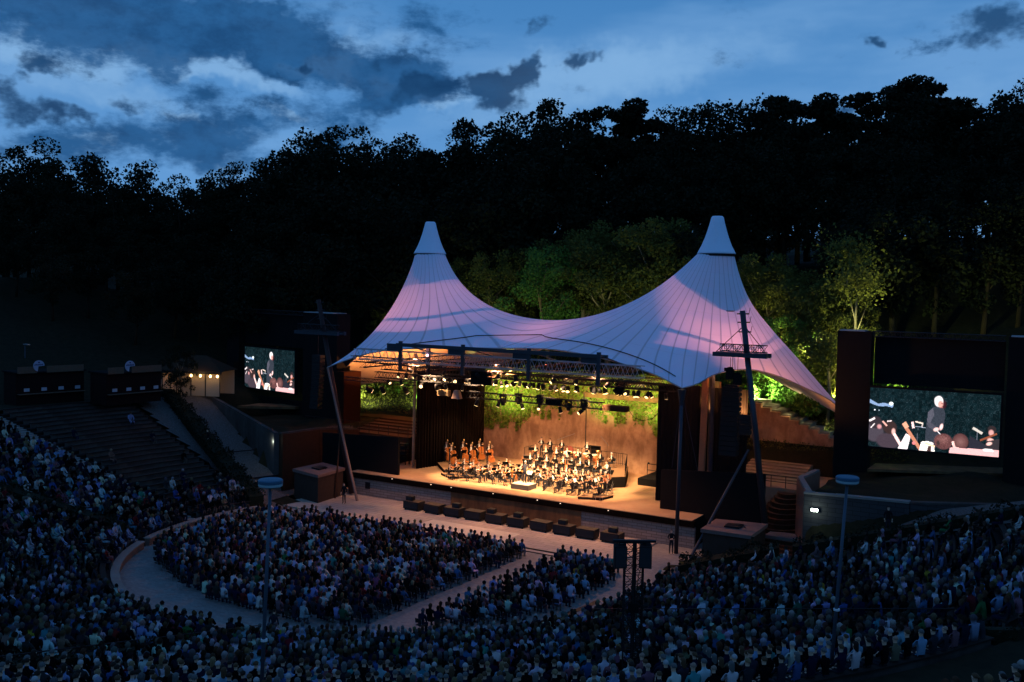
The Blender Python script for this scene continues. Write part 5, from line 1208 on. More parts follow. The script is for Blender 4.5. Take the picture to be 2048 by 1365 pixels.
def pose(kind):
    """joint positions: facing +Y, origin on the ground under the hips"""
    st = kind.startswith('stand'); ph = .93 if st else .50
    lean = {'sit_lean': .14, 'sit_violin': .05, 'sit_cello': .08, 'sit_wind': .03, 'stand_bass': .10, 'stand_conduct': .06}.get(kind, .0 if st else -.03)
    J = {}; J['pel'] = (0, 0, ph+.04, (.165, .12)); J['spine'] = (0, lean*.4, ph+.24, (.135, .10)); J['chest'] = (0, lean*.8, ph+.44, (.17, .12)); J['neck'] = (0, lean+.02, ph+.61, .058)
    J['jaw'] = (0, lean+.06, ph+.70, (.065, .075)); J['head'] = (0, lean+.05, ph+.79, (.078, .095)); J['crown'] = (0, lean+.04, ph+.865, (.05, .06))
    sh = ph+.53
    for s, n in ((-1, 'L'), (1, 'R')):
        J['sh'+n] = (s*.175, lean*.9, sh, .062); J['hip'+n] = (s*.09, .01, ph-.02, .088)
        if st: J['kn'+n] = (s*.10, .02, .50, .062); J['an'+n] = (s*.11, -.03, .09, .042); J['to'+n] = (s*.13, .12, .045, (.045, .035))
        else:
            sp = .24 if kind == 'sit_cello' else .12
            J['kn'+n] = (s*sp, .44, .50, .064); J['an'+n] = (s*(sp+.01), .40 if kind != 'sit_lean' else .30, .10, .042); J['to'+n] = (s*(sp+.03), .56, .05, (.045, .035))
    A = {'sit': ((-.25, .10, ph+.27), (-.13, .32, ph+.13), (-.06, .38, ph+.12), (.25, .10, ph+.27), (.13, .32, ph+.13), (.06, .38, ph+.12)),
         'sit_arms': ((-.24, .12, ph+.30), (-.02, .24, ph+.30), (.05, .24, ph+.33), (.24, .12, ph+.28), (.02, .28, ph+.26), (-.06, .27, ph+.27)),
         'sit_lean': ((-.24, .20, ph+.22), (-.10, .42, ph+.10), (-.05, .48, ph+.08), (.24, .20, ph+.22), (.10, .42, ph+.10), (.05, .48, ph+.08)),
         'sit_violin': ((-.27, .24, ph+.42), (-.27, .44, ph+.58), (-.25, .50, ph+.62), (.36, .16, ph+.36), (.24, .38, ph+.46), (.19, .44, ph+.47)),
         'sit_cello': ((-.36, .16, ph+.46), (-.18, .27, ph+.64), (-.12, .28, ph+.68), (.34, .26, ph+.28), (.28, .45, ph+.16), (.22, .50, ph+.15)),
         'sit_wind': ((-.28, .16, ph+.32), (-.07, .36, ph+.42), (-.02, .38, ph+.43), (.28, .16, ph+.30), (.09, .38, ph+.34), (.03, .41, ph+.34)),
         'stand': ((-.25, -.02, ph+.27), (-.24, .10, ph+.04), (-.23, .15, ph-.03), (.25, -.02, ph+.27), (.24, .10, ph+.04), (.23, .15, ph-.03)),
         'stand_fold': ((-.26, .02, ph+.27), (-.05, .18, ph+.22), (.03, .20, ph+.22), (.26, .02, ph+.27), (.05, .20, ph+.17), (-.03, .22, ph+.18)),
         'stand_bass': ((-.38, .12, ph+.48), (-.30, .28, ph+.66), (-.26, .31, ph+.69), (.30, .22, ph+.28), (.26, .42, ph+.10), (.20, .46, ph+.07)),
         'stand_perc': ((-.28, .10, ph+.28), (-.18, .36, ph+.22), (-.15, .42, ph+.21), (.28, .12, ph+.30), (.18, .36, ph+.28), (.15, .42, ph+.27)),
         'stand_conduct': ((-.36, .12, ph+.30), (-.34, .38, ph+.40), (-.33, .45, ph+.42), (.34, .14, ph+.34), (.30, .40, ph+.48), (.29, .47, ph+.50))}[kind if kind in ('sit_arms', 'sit_lean', 'sit_violin', 'sit_cello', 'sit_wind', 'stand_fold', 'stand_bass', 'stand_perc', 'stand_conduct') else ('stand' if st else 'sit')]
    for n, k in (('L', 0), ('R', 3)): J['el'+n] = (*A[k], .045); J['wr'+n] = (*A[k+1], .030); J['ha'+n] = (*A[k+2], (.040, .022))
    return J, ph, lean
BONES = [('pel', 'spine'), ('spine', 'chest'), ('chest', 'neck'), ('neck', 'jaw'), ('jaw', 'head'), ('head', 'crown')] + [b for n in 'LR' for b in (('chest', 'sh'+n), ('sh'+n, 'el'+n), ('el'+n, 'wr'+n), ('wr'+n, 'ha'+n), ('pel', 'hip'+n), ('hip'+n, 'kn'+n), ('kn'+n, 'an'+n), ('an'+n, 'to'+n))]
HAIRC = {'grey': (.10, .10, .10), 'white': (.32, .32, .33), 'dark': (.02, .015, .012), 'brown': (.08, .045, .025), 'blond': (.17, .12, .065), 'bald': (.26, .17, .13), 'red': (.25, .07, .03)}
BODY = {}
def body(kind, sleeves='long', skirt=False):
    k = (kind, sleeves)
    if k in BODY: return BODY[k]
    J, ph, lean = pose(kind); names = list(J); V = [J[n][:3] for n in names]; Rd = [J[n][3] for n in names]; E = [(names.index(a), names.index(b)) for a, b in BONES]
    vs, fs = sk_eval(V, E, Rd, 1)
    hz = J['jaw'][2]-.05; wrL, wrR = Vector(J['wrL'][:3]), Vector(J['wrR'][:3]); elL, elR = Vector(J['elL'][:3]), Vector(J['elR'][:3]); mi = []
    for f in fs:
        c = sum((Vector(vs[i]) for i in f), Vector())/len(f); rr = (.10 if sleeves == 'long' else .24)
        hand = min((c-wrL-(wrL-elL)*.15).length, (c-wrR-(wrR-elR)*.15).length) < rr and abs(c.x) > .0 and not (ph+.3 < c.z and abs(c.x) < .1 and sleeves != 'long' and c.y < .12)
        if c.z > hz: mi.append(0)
        elif hand and c.z > ph-.2: mi.append(0)
        elif c.z < .10: mi.append(3)
        elif c.z < ph+.06 and not (abs(c.x) > .2 and c.y < .3 and not kind.startswith('stand')): mi.append(2)
        elif kind in ('sit_violin', 'sit_cello', 'sit_wind', 'stand_bass', 'stand_perc') and abs(c.x) < .085 and c.y > lean*.6+.05 and c.z > ph+.28: mi.append(6)
        else: mi.append(1)
    b = MB(); b.v = list(vs); b.f = list(fs); b.m = mi
    # nose, ears, eyes, mouth; fingers and thumbs
    hx = Vector(J['head'][:3]); b.add([hx+Vector(v) for v in ((-.014, .088, -.035), (.014, .088, -.035), (0, .090, .012), (0, .118, -.030))], [(0, 1, 3), (1, 2, 3), (2, 0, 3), (0, 2, 1)], 0)
    for s in (-1, 1):
        b.ball(hx+Vector((s*.030, .086, .010)), .011, .008, .007, 6, 4); b.ball(hx+Vector((s*.082, .0, -.012)), .012, .024, .034, 6, 0)
    b.ball(hx+Vector((0, .088, -.058)), .022, .006, .006, 6, 5)
    for n in 'LR':
        h = Vector(J['ha'+n][:3]); w = Vector(J['wr'+n][:3]); d = (h-w).normalized(); side = d.cross(Vector((0, 0, 1))).normalized(); up = side.cross(d)
        for q, (o, l) in enumerate(((-.027, .062), (-.009, .078), (.009, .072), (.027, .055))):
            p0 = h+side*o+d*.02; p1 = p0+d*l*.55+up*-.008; p2 = p1+d*l*.38-up*.030; b.tube([p0, p1, p2], [.010, .009, .007], 5, 0)
        s = 1 if n == 'L' else -1; p0 = h+side*s*.03-d*.01; b.tube([p0, p0+side*s*.030+d*.02-up*.01, p0+side*s*.036+d*.05-up*.02], [.012, .010, .008], 5, 0)
    me = b.mesh('person_'+kind, [skin, cloth_o, trouser, shoe, eye_m, mat('lips', (.35, .12, .09), .6), mat('white_shirt_front', (.72, .70, .66), .8)], True); BODY[k] = (me, hx); return BODY[k]
HM = {}
def hair(kind, style):
    """hair shell round the head of that pose"""
    _, hx = body(kind)
    k = (kind, style)
    if k in HM: return HM[k]
    b = MB(); n = 12; rows = 7; vs = []
    ext = {'short': -.2, 'long': -1.5, 'bun': -.25, 'bald': .0}[style]
    for i in range(rows+1):
        t = i/rows; z = math.cos(t*1.75)*.098; rad = math.sin(t*1.75) if t < .9 else math.sin(1.75)
        for j in range(n):
            a = 2*math.pi*j/n; back = (1-math.sin(a))/2
            zz = z if back > .35 else max(z, .045-.02*back)
            if style == 'long' and i >= rows-1 and back > .45: zz -= .10*(i-rows+2)*back
            if style == 'bald': zz = min(zz, .03) if back < .3 else zz
            vs.append(hx+Vector((math.cos(a)*.088*rad, math.sin(a)*.105*rad-.012, zz+.010)))
    fs = [(i*n+j, i*n+(j+1) % n, (i+1)*n+(j+1) % n, (i+1)*n+j) for i in range(rows) for j in range(n)]; fs.append(tuple(range(n))[::-1])
    b.add(vs, fs)
    if style == 'bun': b.ball(hx+Vector((0, -.12, .02)), .045, .045, .045, 8)
    HM[k] = b.mesh('hair_'+style, hair_o, True); return HM[k]
def person(kind, loc, rz, shirt, hairc, style='short', sleeves='long', label='', group=None, s=1, cat='person'):
    me, hx = body(kind, sleeves); r = link('person', me, label=label, cat=cat, group=group, loc=loc, rz=rz, color=shirt); r.scale = (s, s, s)
    h = link('hair', hair(kind, style), r, color=HAIRC[hairc]); return r
def _o(c, v=.25): return tuple(max(0, x*(1+rnd.uniform(-v, v))) for x in c)

# --- crowd ---------------------------------------------------------
SHIRT = [('white', (.66, .68, .74), 11), ('pale blue', (.28, .41, .62), 9), ('mid blue', (.06, .13, .32), 7), ('navy', (.010, .015, .040), 22), ('black', (.005, .005, .007), 38), ('grey', (.035, .037, .048), 13),
         ('beige', (.20, .16, .12), 4), ('pink', (.26, .11, .15), 3), ('dark red', (.18, .02, .025), 3), ('turquoise', (.06, .30, .32), 2), ('green', (.03, .14, .06), .8), ('yellow', (.40, .30, .04), .3)]
SW = [x[2] for x in SHIRT]; HN = ['grey', 'white', 'dark', 'brown', 'blond', 'bald']; HWT = [22, 13, 36, 26, 4, 5]
KINDS = ['sit', 'sit', 'sit_arms', 'sit_lean']
seats = []
def add_seat(x, y, z, rz, zone, row, idx): seats.append((x, y, z, rz, zone, row, idx))
for s, (a0, a1) in enumerate(SECT):
    for k in range(27):
        r = 18.5+ROW*k+.50; z = rowz(k)-.02; n = int(R(a1-a0-1.4)*r/.58)
        for i in range(n):
            a = a0+.7+(a1-a0-1.4)*(i+.5)/n; p = 1.0
            if s == 0: p = (.85 if k < 3 else .45 if k < 5 else .10 if k < 8 else .018) * (1 if a > -98 else .75)
            elif s == 1: p = .90 if k < 9 else (.78 if k < 16 else .62)
            elif s == 2: p = .93 if (k > 0 or a < -40) else .0
            elif s == 3: p = .95 if k > 0 else .0
            else: p = .97 if a < 90 else (.93 if a < 97-k*.2 else .35)
            if rnd.random() > p: continue
            x, y, _ = pol(r+rnd.uniform(-.06, .06), a); q = proj((x, y, z+1))
            if q[2] < 5 or not (-40 < q[0] < 2090) or q[1] > 1415: continue
            add_seat(x, y, z, R(a)+rnd.uniform(-.25, .25), s, k, i)
for k in range(10):
    r = 46+ROW*k+.5; z = 7.25+.28*k
    for i in range(int(R(160)*r/.56)):
        a = -60+160*(i+.5)/int(R(160)*r/.56); x, y, _ = pol(r, a); q = proj((x, y, z+.9))
        if rnd.random() < .94 and q[2] > 5 and -40 < q[0] < 2090 and q[1] < 1415 and z+1.6 < 17: add_seat(x, y, z, R(a), 5, k, i)
# arena floor blocks: rows of chairs facing the stage
def in_arena(x, y):
    r = math.hypot(x-CX, y-CY)
    if y > 60.9 + (x < -53)*(-.0): return False
    if -52.8 < x < -47.8 and y > 59.9: return False
    if x < -34.9: return r < (float(np.interp(x, [-57, -49], [16.9, 14.6])) if y < 50 else 16.4) and not (x < -53.5 and y > 58.5+(x+59)*.25)
    if x > -32.0: return r < 15.2 and x > -32.0 and y < 61.9 and not (x > -29 and y > 60.5)
    return False
k = 0; y = 38.3; arena_front = []
while y < 62.4:
    x = -59.8; i = 0
    while x < -24:
        if in_arena(x, y) and rnd.random() < .975: add_seat(x+rnd.uniform(-.05, .05), y+rnd.uniform(-.07, .07), .02, rnd.uniform(-.22, .22) + (.0), 6 if x < -33 else 7, k, i)
        x += .56; i += 1
    y += .92; k += 1
seats_np = np.array([proj((s[0], s[1], s[2]+1)) for s in seats]); order = np.argsort(seats_np[:, 2])
vis = [i for i in order if -5 < seats_np[i, 0] < 2053 and seats_np[i, 1] < 1378][:262]
# the ones whose clothes stand out further off are people of their own too
chosen = set(vis)
ZN = {0: 'the far left sector', 1: 'the left sector', 2: 'the lower-left sector', 3: 'the near sector', 4: 'the right sector', 5: 'the upper near tier', 6: 'the big arena block', 7: 'the small arena block'}
SHP = {'sit': 'hands on the lap', 'sit_arms': 'arms folded', 'sit_lean': 'leaning forward'}
rows_in = {}
for i in vis: rows_in.setdefault((seats[i][4], seats[i][5]), []).append(i)
for key, lst in rows_in.items():
    lst.sort(key=lambda i: seats_np[i, 0])
    for pos, i in enumerate(lst):
        x, y, z, rz, zone, row, idx = seats[i]; sh = rnd.choices(SHIRT, SW)[0]; h = rnd.choices(HN, HWT)[0]; kd = rnd.choice(KINDS); stl = {'bald': 'bald'}.get(h, rnd.choice(['short', 'short', 'short', 'long', 'bun'] if h != 'white' else ['short']))
        hw = {'bald': 'Bald', 'dark': 'Dark-haired', 'white': 'White-haired', 'grey': 'Grey-haired', 'brown': 'Brown-haired', 'blond': 'Fair-haired'}[h]
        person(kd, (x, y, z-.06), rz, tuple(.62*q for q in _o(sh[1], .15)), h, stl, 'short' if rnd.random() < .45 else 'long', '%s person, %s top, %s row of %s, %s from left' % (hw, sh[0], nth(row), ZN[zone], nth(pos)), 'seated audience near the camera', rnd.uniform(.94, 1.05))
# everyone else is one dense crowd
def low_body(kind):
    J, ph, lean = pose(kind); names = list(J); V = [J[n][:3] for n in names]; Rd = [J[n][3] for n in names]; E = [(names.index(a), names.index(b)) for a, b in BONES]
    vs, fs = sk_eval(V, E, Rd, 0); vs = np.array(vs); hz = J['jaw'][2]-.04; c = []
    for v in vs:
        if v[2] > hz: c.append(0 if (v[1] > lean+.08 and v[2] < hz+.13) else 4)
        elif min(np.linalg.norm(v-np.array(J['ha'+n][:3])) for n in 'LR') < .09: c.append(0)
        elif v[2] < ph+.05 and not abs(v[0]) > .2: c.append(2)
        else: c.append(1)
    Q = []
    for f in fs:
        if len(f) == 4: Q.append(f)
        elif len(f) == 3: Q.append((f[0], f[1], f[2], f[2]))
    # round skull
    return vs, fs, np.array(c)
def head_cap(hx, r=1.0):
    b = MB(); b.ball(hx+Vector((0, -.004, .010)), .080*r, .096*r, .105*r, 8); return np.array(b.v), b.f
LOW = []
for kd in ('sit', 'sit_arms', 'sit_lean'):
    vs, fs, c = low_body(kd); J, ph, lean = pose(kd); hv, hf = head_cap(Vector(J['head'][:3])); n = len(vs)
    hc = np.where((hv[:, 1] > J['head'][1]+.045) & (hv[:, 2] < J['head'][2]+.05), 0, 4)
    V = np.r_[vs, hv]; Fs = [tuple(f) for f in fs]+[tuple(i+n for i in f) for f in hf]
    T = []
    for f in Fs:      # all triangles, so one flat array serves
        for q in range(1, len(f)-1): T.append((f[0], f[q], f[q+1]))
    LOW.append((V, np.array(T), np.r_[c, hc]))
def crowd(idxs, name, label):
    AV = []; AF = []; AC = []; off = 0
    for i in idxs:
        x, y, z, rz, zone, row, _ = seats[i]; V, T, c = LOW[rnd.randrange(3)]; s = rnd.uniform(.93, 1.06); ca, sa = math.cos(rz), math.sin(rz)
        P = V*s; X = P[:, 0]*ca-P[:, 1]*sa+x; Y = P[:, 0]*sa+P[:, 1]*ca+y; AV.append(np.stack([X, Y, P[:, 2]+z-.06], 1)); AF.append(T+off); off += len(V)
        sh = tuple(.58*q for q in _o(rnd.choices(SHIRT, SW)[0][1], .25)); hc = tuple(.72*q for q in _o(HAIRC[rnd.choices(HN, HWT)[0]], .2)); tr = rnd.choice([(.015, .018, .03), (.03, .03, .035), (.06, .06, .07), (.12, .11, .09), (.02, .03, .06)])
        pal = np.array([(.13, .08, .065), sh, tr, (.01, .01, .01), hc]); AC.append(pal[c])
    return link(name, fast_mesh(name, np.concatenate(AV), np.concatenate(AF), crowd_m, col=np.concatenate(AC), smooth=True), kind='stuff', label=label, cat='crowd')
rest = [i for i in range(len(seats)) if i not in chosen]
crowd(rest, 'audience_crowd', 'dense seated audience filling the terraces and the arena floor')
print('SEATS', len(seats), 'rest', len(rest))
# chairs of the arena blocks that can be seen at their edges
def chair_proto(arm=False):
    r = empty('chair', (0, 0, 0)); b = MB(); b.box(-.21, .21, -.20, .22, .43, .47); b.build('seat', chair_f, r)
    b = MB(); b.add([(-.2, -.24, .60), (.2, -.24, .60), (.2, -.20, .60), (-.2, -.20, .60), (-.19, -.31, .86), (.19, -.31, .86), (.19, -.27, .86), (-.19, -.27, .86)], [(0, 3, 2, 1), (4, 5, 6, 7), (0, 1, 5, 4), (1, 2, 6, 5), (2, 3, 7, 6), (3, 0, 4, 7)]); b.build('backrest', chair_f, r)
    for s in (-1, 1):
        b = MB(); b.tube([(s*.20, .20, 0), (s*.19, .19, .43)], .012, 5); b.build('leg', steel_l, r)
        b = MB(); b.tube([(s*.20, -.24, 0), (s*.19, -.19, .45), (s*.19, -.285, .84)], .012, 5); b.build('leg', steel_l, r)
    return r
CH = chair_proto(); ch_used = False
def chair(x, y, z, rz, label, group):
    global ch_used
    o = CH if not ch_used else dup(CH); ch_used = True; o.location = (x, y, z); o.rotation_euler = (0, 0, rz); tag(o, label=label, cat='chair', group=group); return o
edge = []
for i, s in enumerate(seats):
    if s[4] in (6, 7):
        r = math.hypot(s[0]-CX, s[1]-CY)
        if (s[4] == 6 and (r > 14.6 and s[1] < 50 or s[0] > -35.5)) or (s[4] == 7 and r > 14.9 and s[1] < 52): edge.append(s)
for s in edge[:110]:
    chair(s[0], s[1], .02, s[3], 'dark chair under the audience at the outer edge of %s' % ZN[s[4]], 'chairs at the edge of '+ZN[s[4]])

# --- people standing about ------------------------------------------
def stand(px, py, Z, kind, rz, shirt, h, label, D=None, style='short', s=1):
    p = at(px, py, Z=Z); person(kind, p, rz, shirt, h, style, label=label, s=s)
stand(512, 1000, .3, 'stand_fold', R(200), (.02, .02, .025), 'dark', 'steward in dark clothes holding a white sheet, standing at the foot of the left ramp')
stand(688, 1008, .13, 'stand', R(190), (.012, .012, .015), 'brown', 'person in black standing between the left tent strut and the stone wall')
stand(1342, 1108, .05, 'stand_fold', R(200), (.012, .012, .015), 'brown', 'person in black standing at the foot of the right front strut', s=.98)
stand(416, 898, 3.6, 'stand', R(160), (.012, .012, .015), 'dark', 'dark figure standing halfway up the left gravel ramp')
stand(547, 1288, .1, 'stand', R(20), (.02, .02, .03), 'dark', 'standing steward in dark jacket in the ring path by the left lamp post')
stand(1775, 1068, 3.4, 'stand', R(200), (.01, .01, .012), 'dark', 'dark figure standing against the stone wall at the right')
stand(212, 800, 7.1, 'stand_fold', R(150), (.10, .20, .42), 'grey', 'person in a blue shirt standing between the two kiosks')
stand(287, 801, 7.1, 'stand', R(170), (.012, .012, .015), 'dark', 'dark-suited person standing before the kiosk left of the marquee')
stand(309, 797, 7.1, 'stand', R(190), (.012, .012, .015), 'brown', 'second dark-suited person standing close to the marquee')

# ------------------------------------------------------------------ orchestra
SZ = 2.14
POD = (-42.0, 72.3)
# risers
def riser(name, pts, z0, z1, label):
    c = (sum(p[0] for p in pts)/len(pts), sum(p[1] for p in pts)/len(pts)); b = MB(); b.prism([(p[0]-c[0], p[1]-c[1]) for p in pts], 0, z1-z0-.03); b.prism([(p[0]-c[0], p[1]-c[1]) for p in pts], z1-z0-.028, z1-z0, 1)
    return b.build(name, [black, mat('riser_top', (.20, .12, .07), .7, var=.2, scale=1)], loc=(c[0], c[1], z0), label=label, cat='riser', group='risers on the stage')
riser('riser', [(-46.8, 80.2), (-37.3, 80.2), (-36.1, 77.0), (-35.2, 77.9), (-37.2, 82.9), (-46.8, 83.9)], SZ+.001, SZ+.95, 'big black riser with a railing under the percussion at the back')
riser('riser', [(-45.6, 77.9), (-36.6, 77.9), (-37.4, 80.19), (-46.6, 80.19)], SZ+.001, SZ+.5, 'middle black riser under the wind players')
riser('riser', [(-54.9, 77.6), (-51.3, 73.9), (-49.6, 75.3), (-48.9, 79.5), (-51.6, 81.6)], SZ+.001, SZ+.32, 'low wedge shaped riser under the double basses at the left')
riser('riser', [(-51.0, 73.0), (-49.4, 72.0), (-47.8, 73.3), (-49.3, 74.5)], SZ+.001, SZ+.22, 'small low riser at the left front of the orchestra')
riser('riser', [(-36.3, 71.2), (-34.5, 71.9), (-34.2, 73.4), (-36.4, 73.0)], SZ+.001, SZ+.22, 'small low riser at the right front of the orchestra')
b = MB(); b.box(-.85, .85, -.7, .7, 0, .42); b.box(-.85, .85, -.7, .7, .423, .45, 1); b.build('podium', [mat('grey_podium', (.05, .05, .055), .6), mat('podium_top', (.30, .28, .26), .6)], loc=(POD[0], POD[1], SZ), label='grey box podium under the conductor', cat='podium')
# railing of the big riser
r_ = empty('riser_railing', (-48.9, 83.8, SZ+.95), label='black barred railing round the back and right of the big riser', cat='railing')
path = [(-46.7, 80.4), (-46.7, 83.8), (-37.3, 82.8), (-35.3, 78.0)]
b = MB(); bb = MB()
for a, e in zip(path[:-1], path[1:]):
    a = Vector((a[0]+48.9, a[1]-83.8, 0)); e = Vector((e[0]+48.9, e[1]-83.8, 0)); n = int((e-a).length/.22)
    for z in (.12, 1.05): b.tube([a+Vector((0, 0, z)), e+Vector((0, 0, z))], .025, 5)
    for i in range(n+1): q = a+(e-a)*i/n; bb.tube([q, q+Vector((0, 0, 1.05))], .012 if i % 5 else .028, 4)
b.build('rails', dsteel, r_); bb.build('bars', dsteel, r_)

# instruments (origin at the chin / ground, bow separate part)
def violin_proto(s=1):
    r = empty('violin', (0, 0, 0)); b = MB(); n = 16
    prof = [(0, .0), (.10, .01), (.105, .06), (.07, .12), (.065, .20), (.085, .26), (.082, .33), (.03, .36)]
    pts = [(w, t) for w, t in prof]+[(-w, t) for w, t in prof[::-1][:-1]]
    b.add([(x*s, y*s, z) for z in (-.02, .025) for x, y in pts], [tuple(range(len(pts)))[::-1], tuple(range(len(pts), 2*len(pts)))]+[(i, (i+1) % len(pts), (i+1) % len(pts)+len(pts), i+len(pts)) for i in range(len(pts))]); b.build('body', violin_m, r)
    b = MB(); b.box(-.014*s, .014*s, .2*s, .56*s, .026, .045); b.ball((0, .58*s, .03), .015, .02, .015, 6); b.build('neck', dviolin_m, r)
    return r
def big_proto(name, H):
    """cello or bass: spike at the origin, strings facing +Y"""
    r = empty(name, (0, 0, 0)); b = MB(); z0 = .22 if H < 1.4 else .18; L_ = H*.60
    prof = [(.02, 0), (.23, .02), (.26, .16), (.24, .30), (.165, .42), (.155, .55), (.20, .68), (.21, .82), (.15, .96), (.03, 1)]
    k = L_/1.0*.9; pts = [(w*k*1.05, z0+t*L_) for w, t in prof]+[(-w*k*1.05, z0+t*L_) for w, t in prof[::-1]]
    N_ = len(pts); d = .065*H
    b.add([(x, y, z) for y in (-d, d) for x, z in pts], [tuple(range(N_)), tuple(range(N_, 2*N_))[::-1]]+[((i+1) % N_, i, i+N_, (i+1) % N_+N_) for i in range(N_)]); b.build('body', violin_m, r)
    b = MB(); b.box(-.022, .022, d+.002, d+.03, z0+L_*.45, H*.97); b.box(-.025, .025, d-.04, d, z0+L_-.003, H*.97); b.build('fingerboard', dviolin_m, r)
    b = MB(); b.ball((0, d-.02, H*1.0), .06, .07, .085, 8); b.box(-.03, .03, d-.05, d-.0, H*.90, H*.985); b.tube([(-.09, d-.03, H*.95), (.09, d-.03, H*.95)], .008, 4); b.build('scroll', mat('honey_scroll', (.75, .45, .20), .3), r)
    b = MB(); b.tube([(0, 0, 0), (0, 0, z0+.02)], .008, 5); b.build('spike', steel_l, r); b = MB(); b.box(-.06, .06, d+.002, d+.05, z0+L_*.42, z0+L_*.45); b.build('bridge', mat('pale_maple', (.6, .42, .2), .5), r)
    return r
def bow_proto(l=.72):
    b = MB(); b.tube([(0, -l/2, 0), (0, 0, .015), (0, l/2, 0)], .006, 4); b.box(-.006, .006, -l/2, l/2, -.025, -.02); return b.mesh('bow', mat('bow_wood', (.45, .22, .10), .4))
def wind_proto(kind):
    r = empty({'clarinet': 'clarinet', 'flute': 'flute', 'horn': 'horn', 'trumpet': 'trumpet', 'trombone': 'trombone', 'bassoon': 'bassoon', 'tuba': 'tuba'}[kind], (0, 0, 0)); b = MB()
    if kind == 'clarinet': b.lathe([(.008, 0), (.013, .06), (.013, .5), (.03, .60)], (0, 0, 0), 8); b.xform(Matrix.Rotation(R(140), 4, 'X')); b.build('tube', black, r)
    if kind == 'bassoon': b.tube([(0, 0, .35), (.05, 0, -.55)], .03, 8); b.tube([(0, .03, .35), (0, 0, .7)], .022, 8); b.build('tube', violin_m, r)
    if kind == 'flute': b.tube([(-.05, 0, 0), (.6, .05, -.05)], .012, 6); b.build('tube', steel_l, r)
    if kind == 'horn':
        b.tube([(.13*math.cos(t), .0+.02*math.sin(t*3), .13*math.sin(t)) for t in [k*math.pi/6 for k in range(13)]], .014, 5); b.xform(Matrix.Translation((.05, .12, -.2))); c = MB(); c.lathe([(.02, 0), (.04, .12), (.14, .24), (.15, .25)], (0, 0, 0), 14); c.xform(Matrix.Translation((.15, .05, -.3)) @ Matrix.Rotation(R(115), 4, 'X')); c.build('bell', brass, r, smooth=True); b.build('coil', brass, r)
    if kind in ('trumpet', 'trombone'):
        l = .5 if kind == 'trumpet' else .95; b.tube([(0, 0, 0), (0, l, -.03)], .010, 5); b.tube([(.03, .1, -.03), (.03, l*.8, -.08)], .012, 5); c = MB(); c.lathe([(.012, 0), (.02, .1), (.07 if kind == 'trumpet' else .11, .2)], (0, 0, 0), 12); c.xform(Matrix.Translation((0, l-.06, -.03)) @ Matrix.Rotation(R(-95), 4, 'X')); c.build('bell', brass, r, smooth=True); b.build('slide', brass, r)
    if kind == 'tuba': b.lathe([(.05, -.45), (.12, -.3), (.12, .0), (.07, .2), (.12, .4), (.24, .55)], (0, .1, 0), 14); b.build('bell', brass, r, smooth=True)
    return r
def stand_proto():
    r = empty('music_stand', (0, 0, 0)); b = MB()
    for k in range(3): t = k*2.09; b.tube([(0, 0, .25), (.27*math.cos(t), .27*math.sin(t), .0)], .008, 4)
    b.tube([(0, 0, .2), (0, 0, 1.02)], .011, 5); b.build('tripod', dsteel, r)
    M = Matrix.Translation((0, .0, 1.08)) @ Matrix.Rotation(R(-28), 4, 'X')
    b = MB(); b.box(-.26, .26, -.012, 0, -.16, .19); b.box(-.26, .26, 0, .06, -.165, -.15); b.xform(M @ Matrix.Rotation(R(180), 4, 'Z')); b.build('desk', black, r)
    b = MB(); b.box(-.235, -.004, .003, .008, -.14, .17); b.box(.004, .235, .003, .008, -.14, .17); b.xform(Matrix.Translation((0, -.005, 0)) @ M @ Matrix.Rotation(R(180), 4, 'Z')); b.build('sheet_music', paper, r)
    return r
PRO = {'violin': violin_proto(1.0), 'viola': violin_proto(1.15), 'cello': big_proto('cello', 1.22), 'bass': big_proto('double_bass', 2.08), 'stand': stand_proto()}
PRO['viola'].name = 'viola'
for k in ('clarinet', 'flute', 'horn', 'trumpet', 'trombone', 'bassoon', 'tuba'): PRO[k] = wind_proto(k)
USED = set(); BOWM = bow_proto(); BOWB = bow_proto(.66)
def inst(kind, M, label, group):
    o = PRO[kind] if kind not in USED else dup(PRO[kind]); USED.add(kind); o.matrix_world = M; tag(o, label=label, cat={'bass': 'double bass', 'stand': 'music stand'}.get(kind, kind), group=group); return o
def fwd(rz): return Vector((-math.sin(rz), math.cos(rz), 0))
def TR_(x, y, z, rz): return Matrix.Translation((x, y, z)) @ Matrix.Rotation(rz, 4, 'Z')
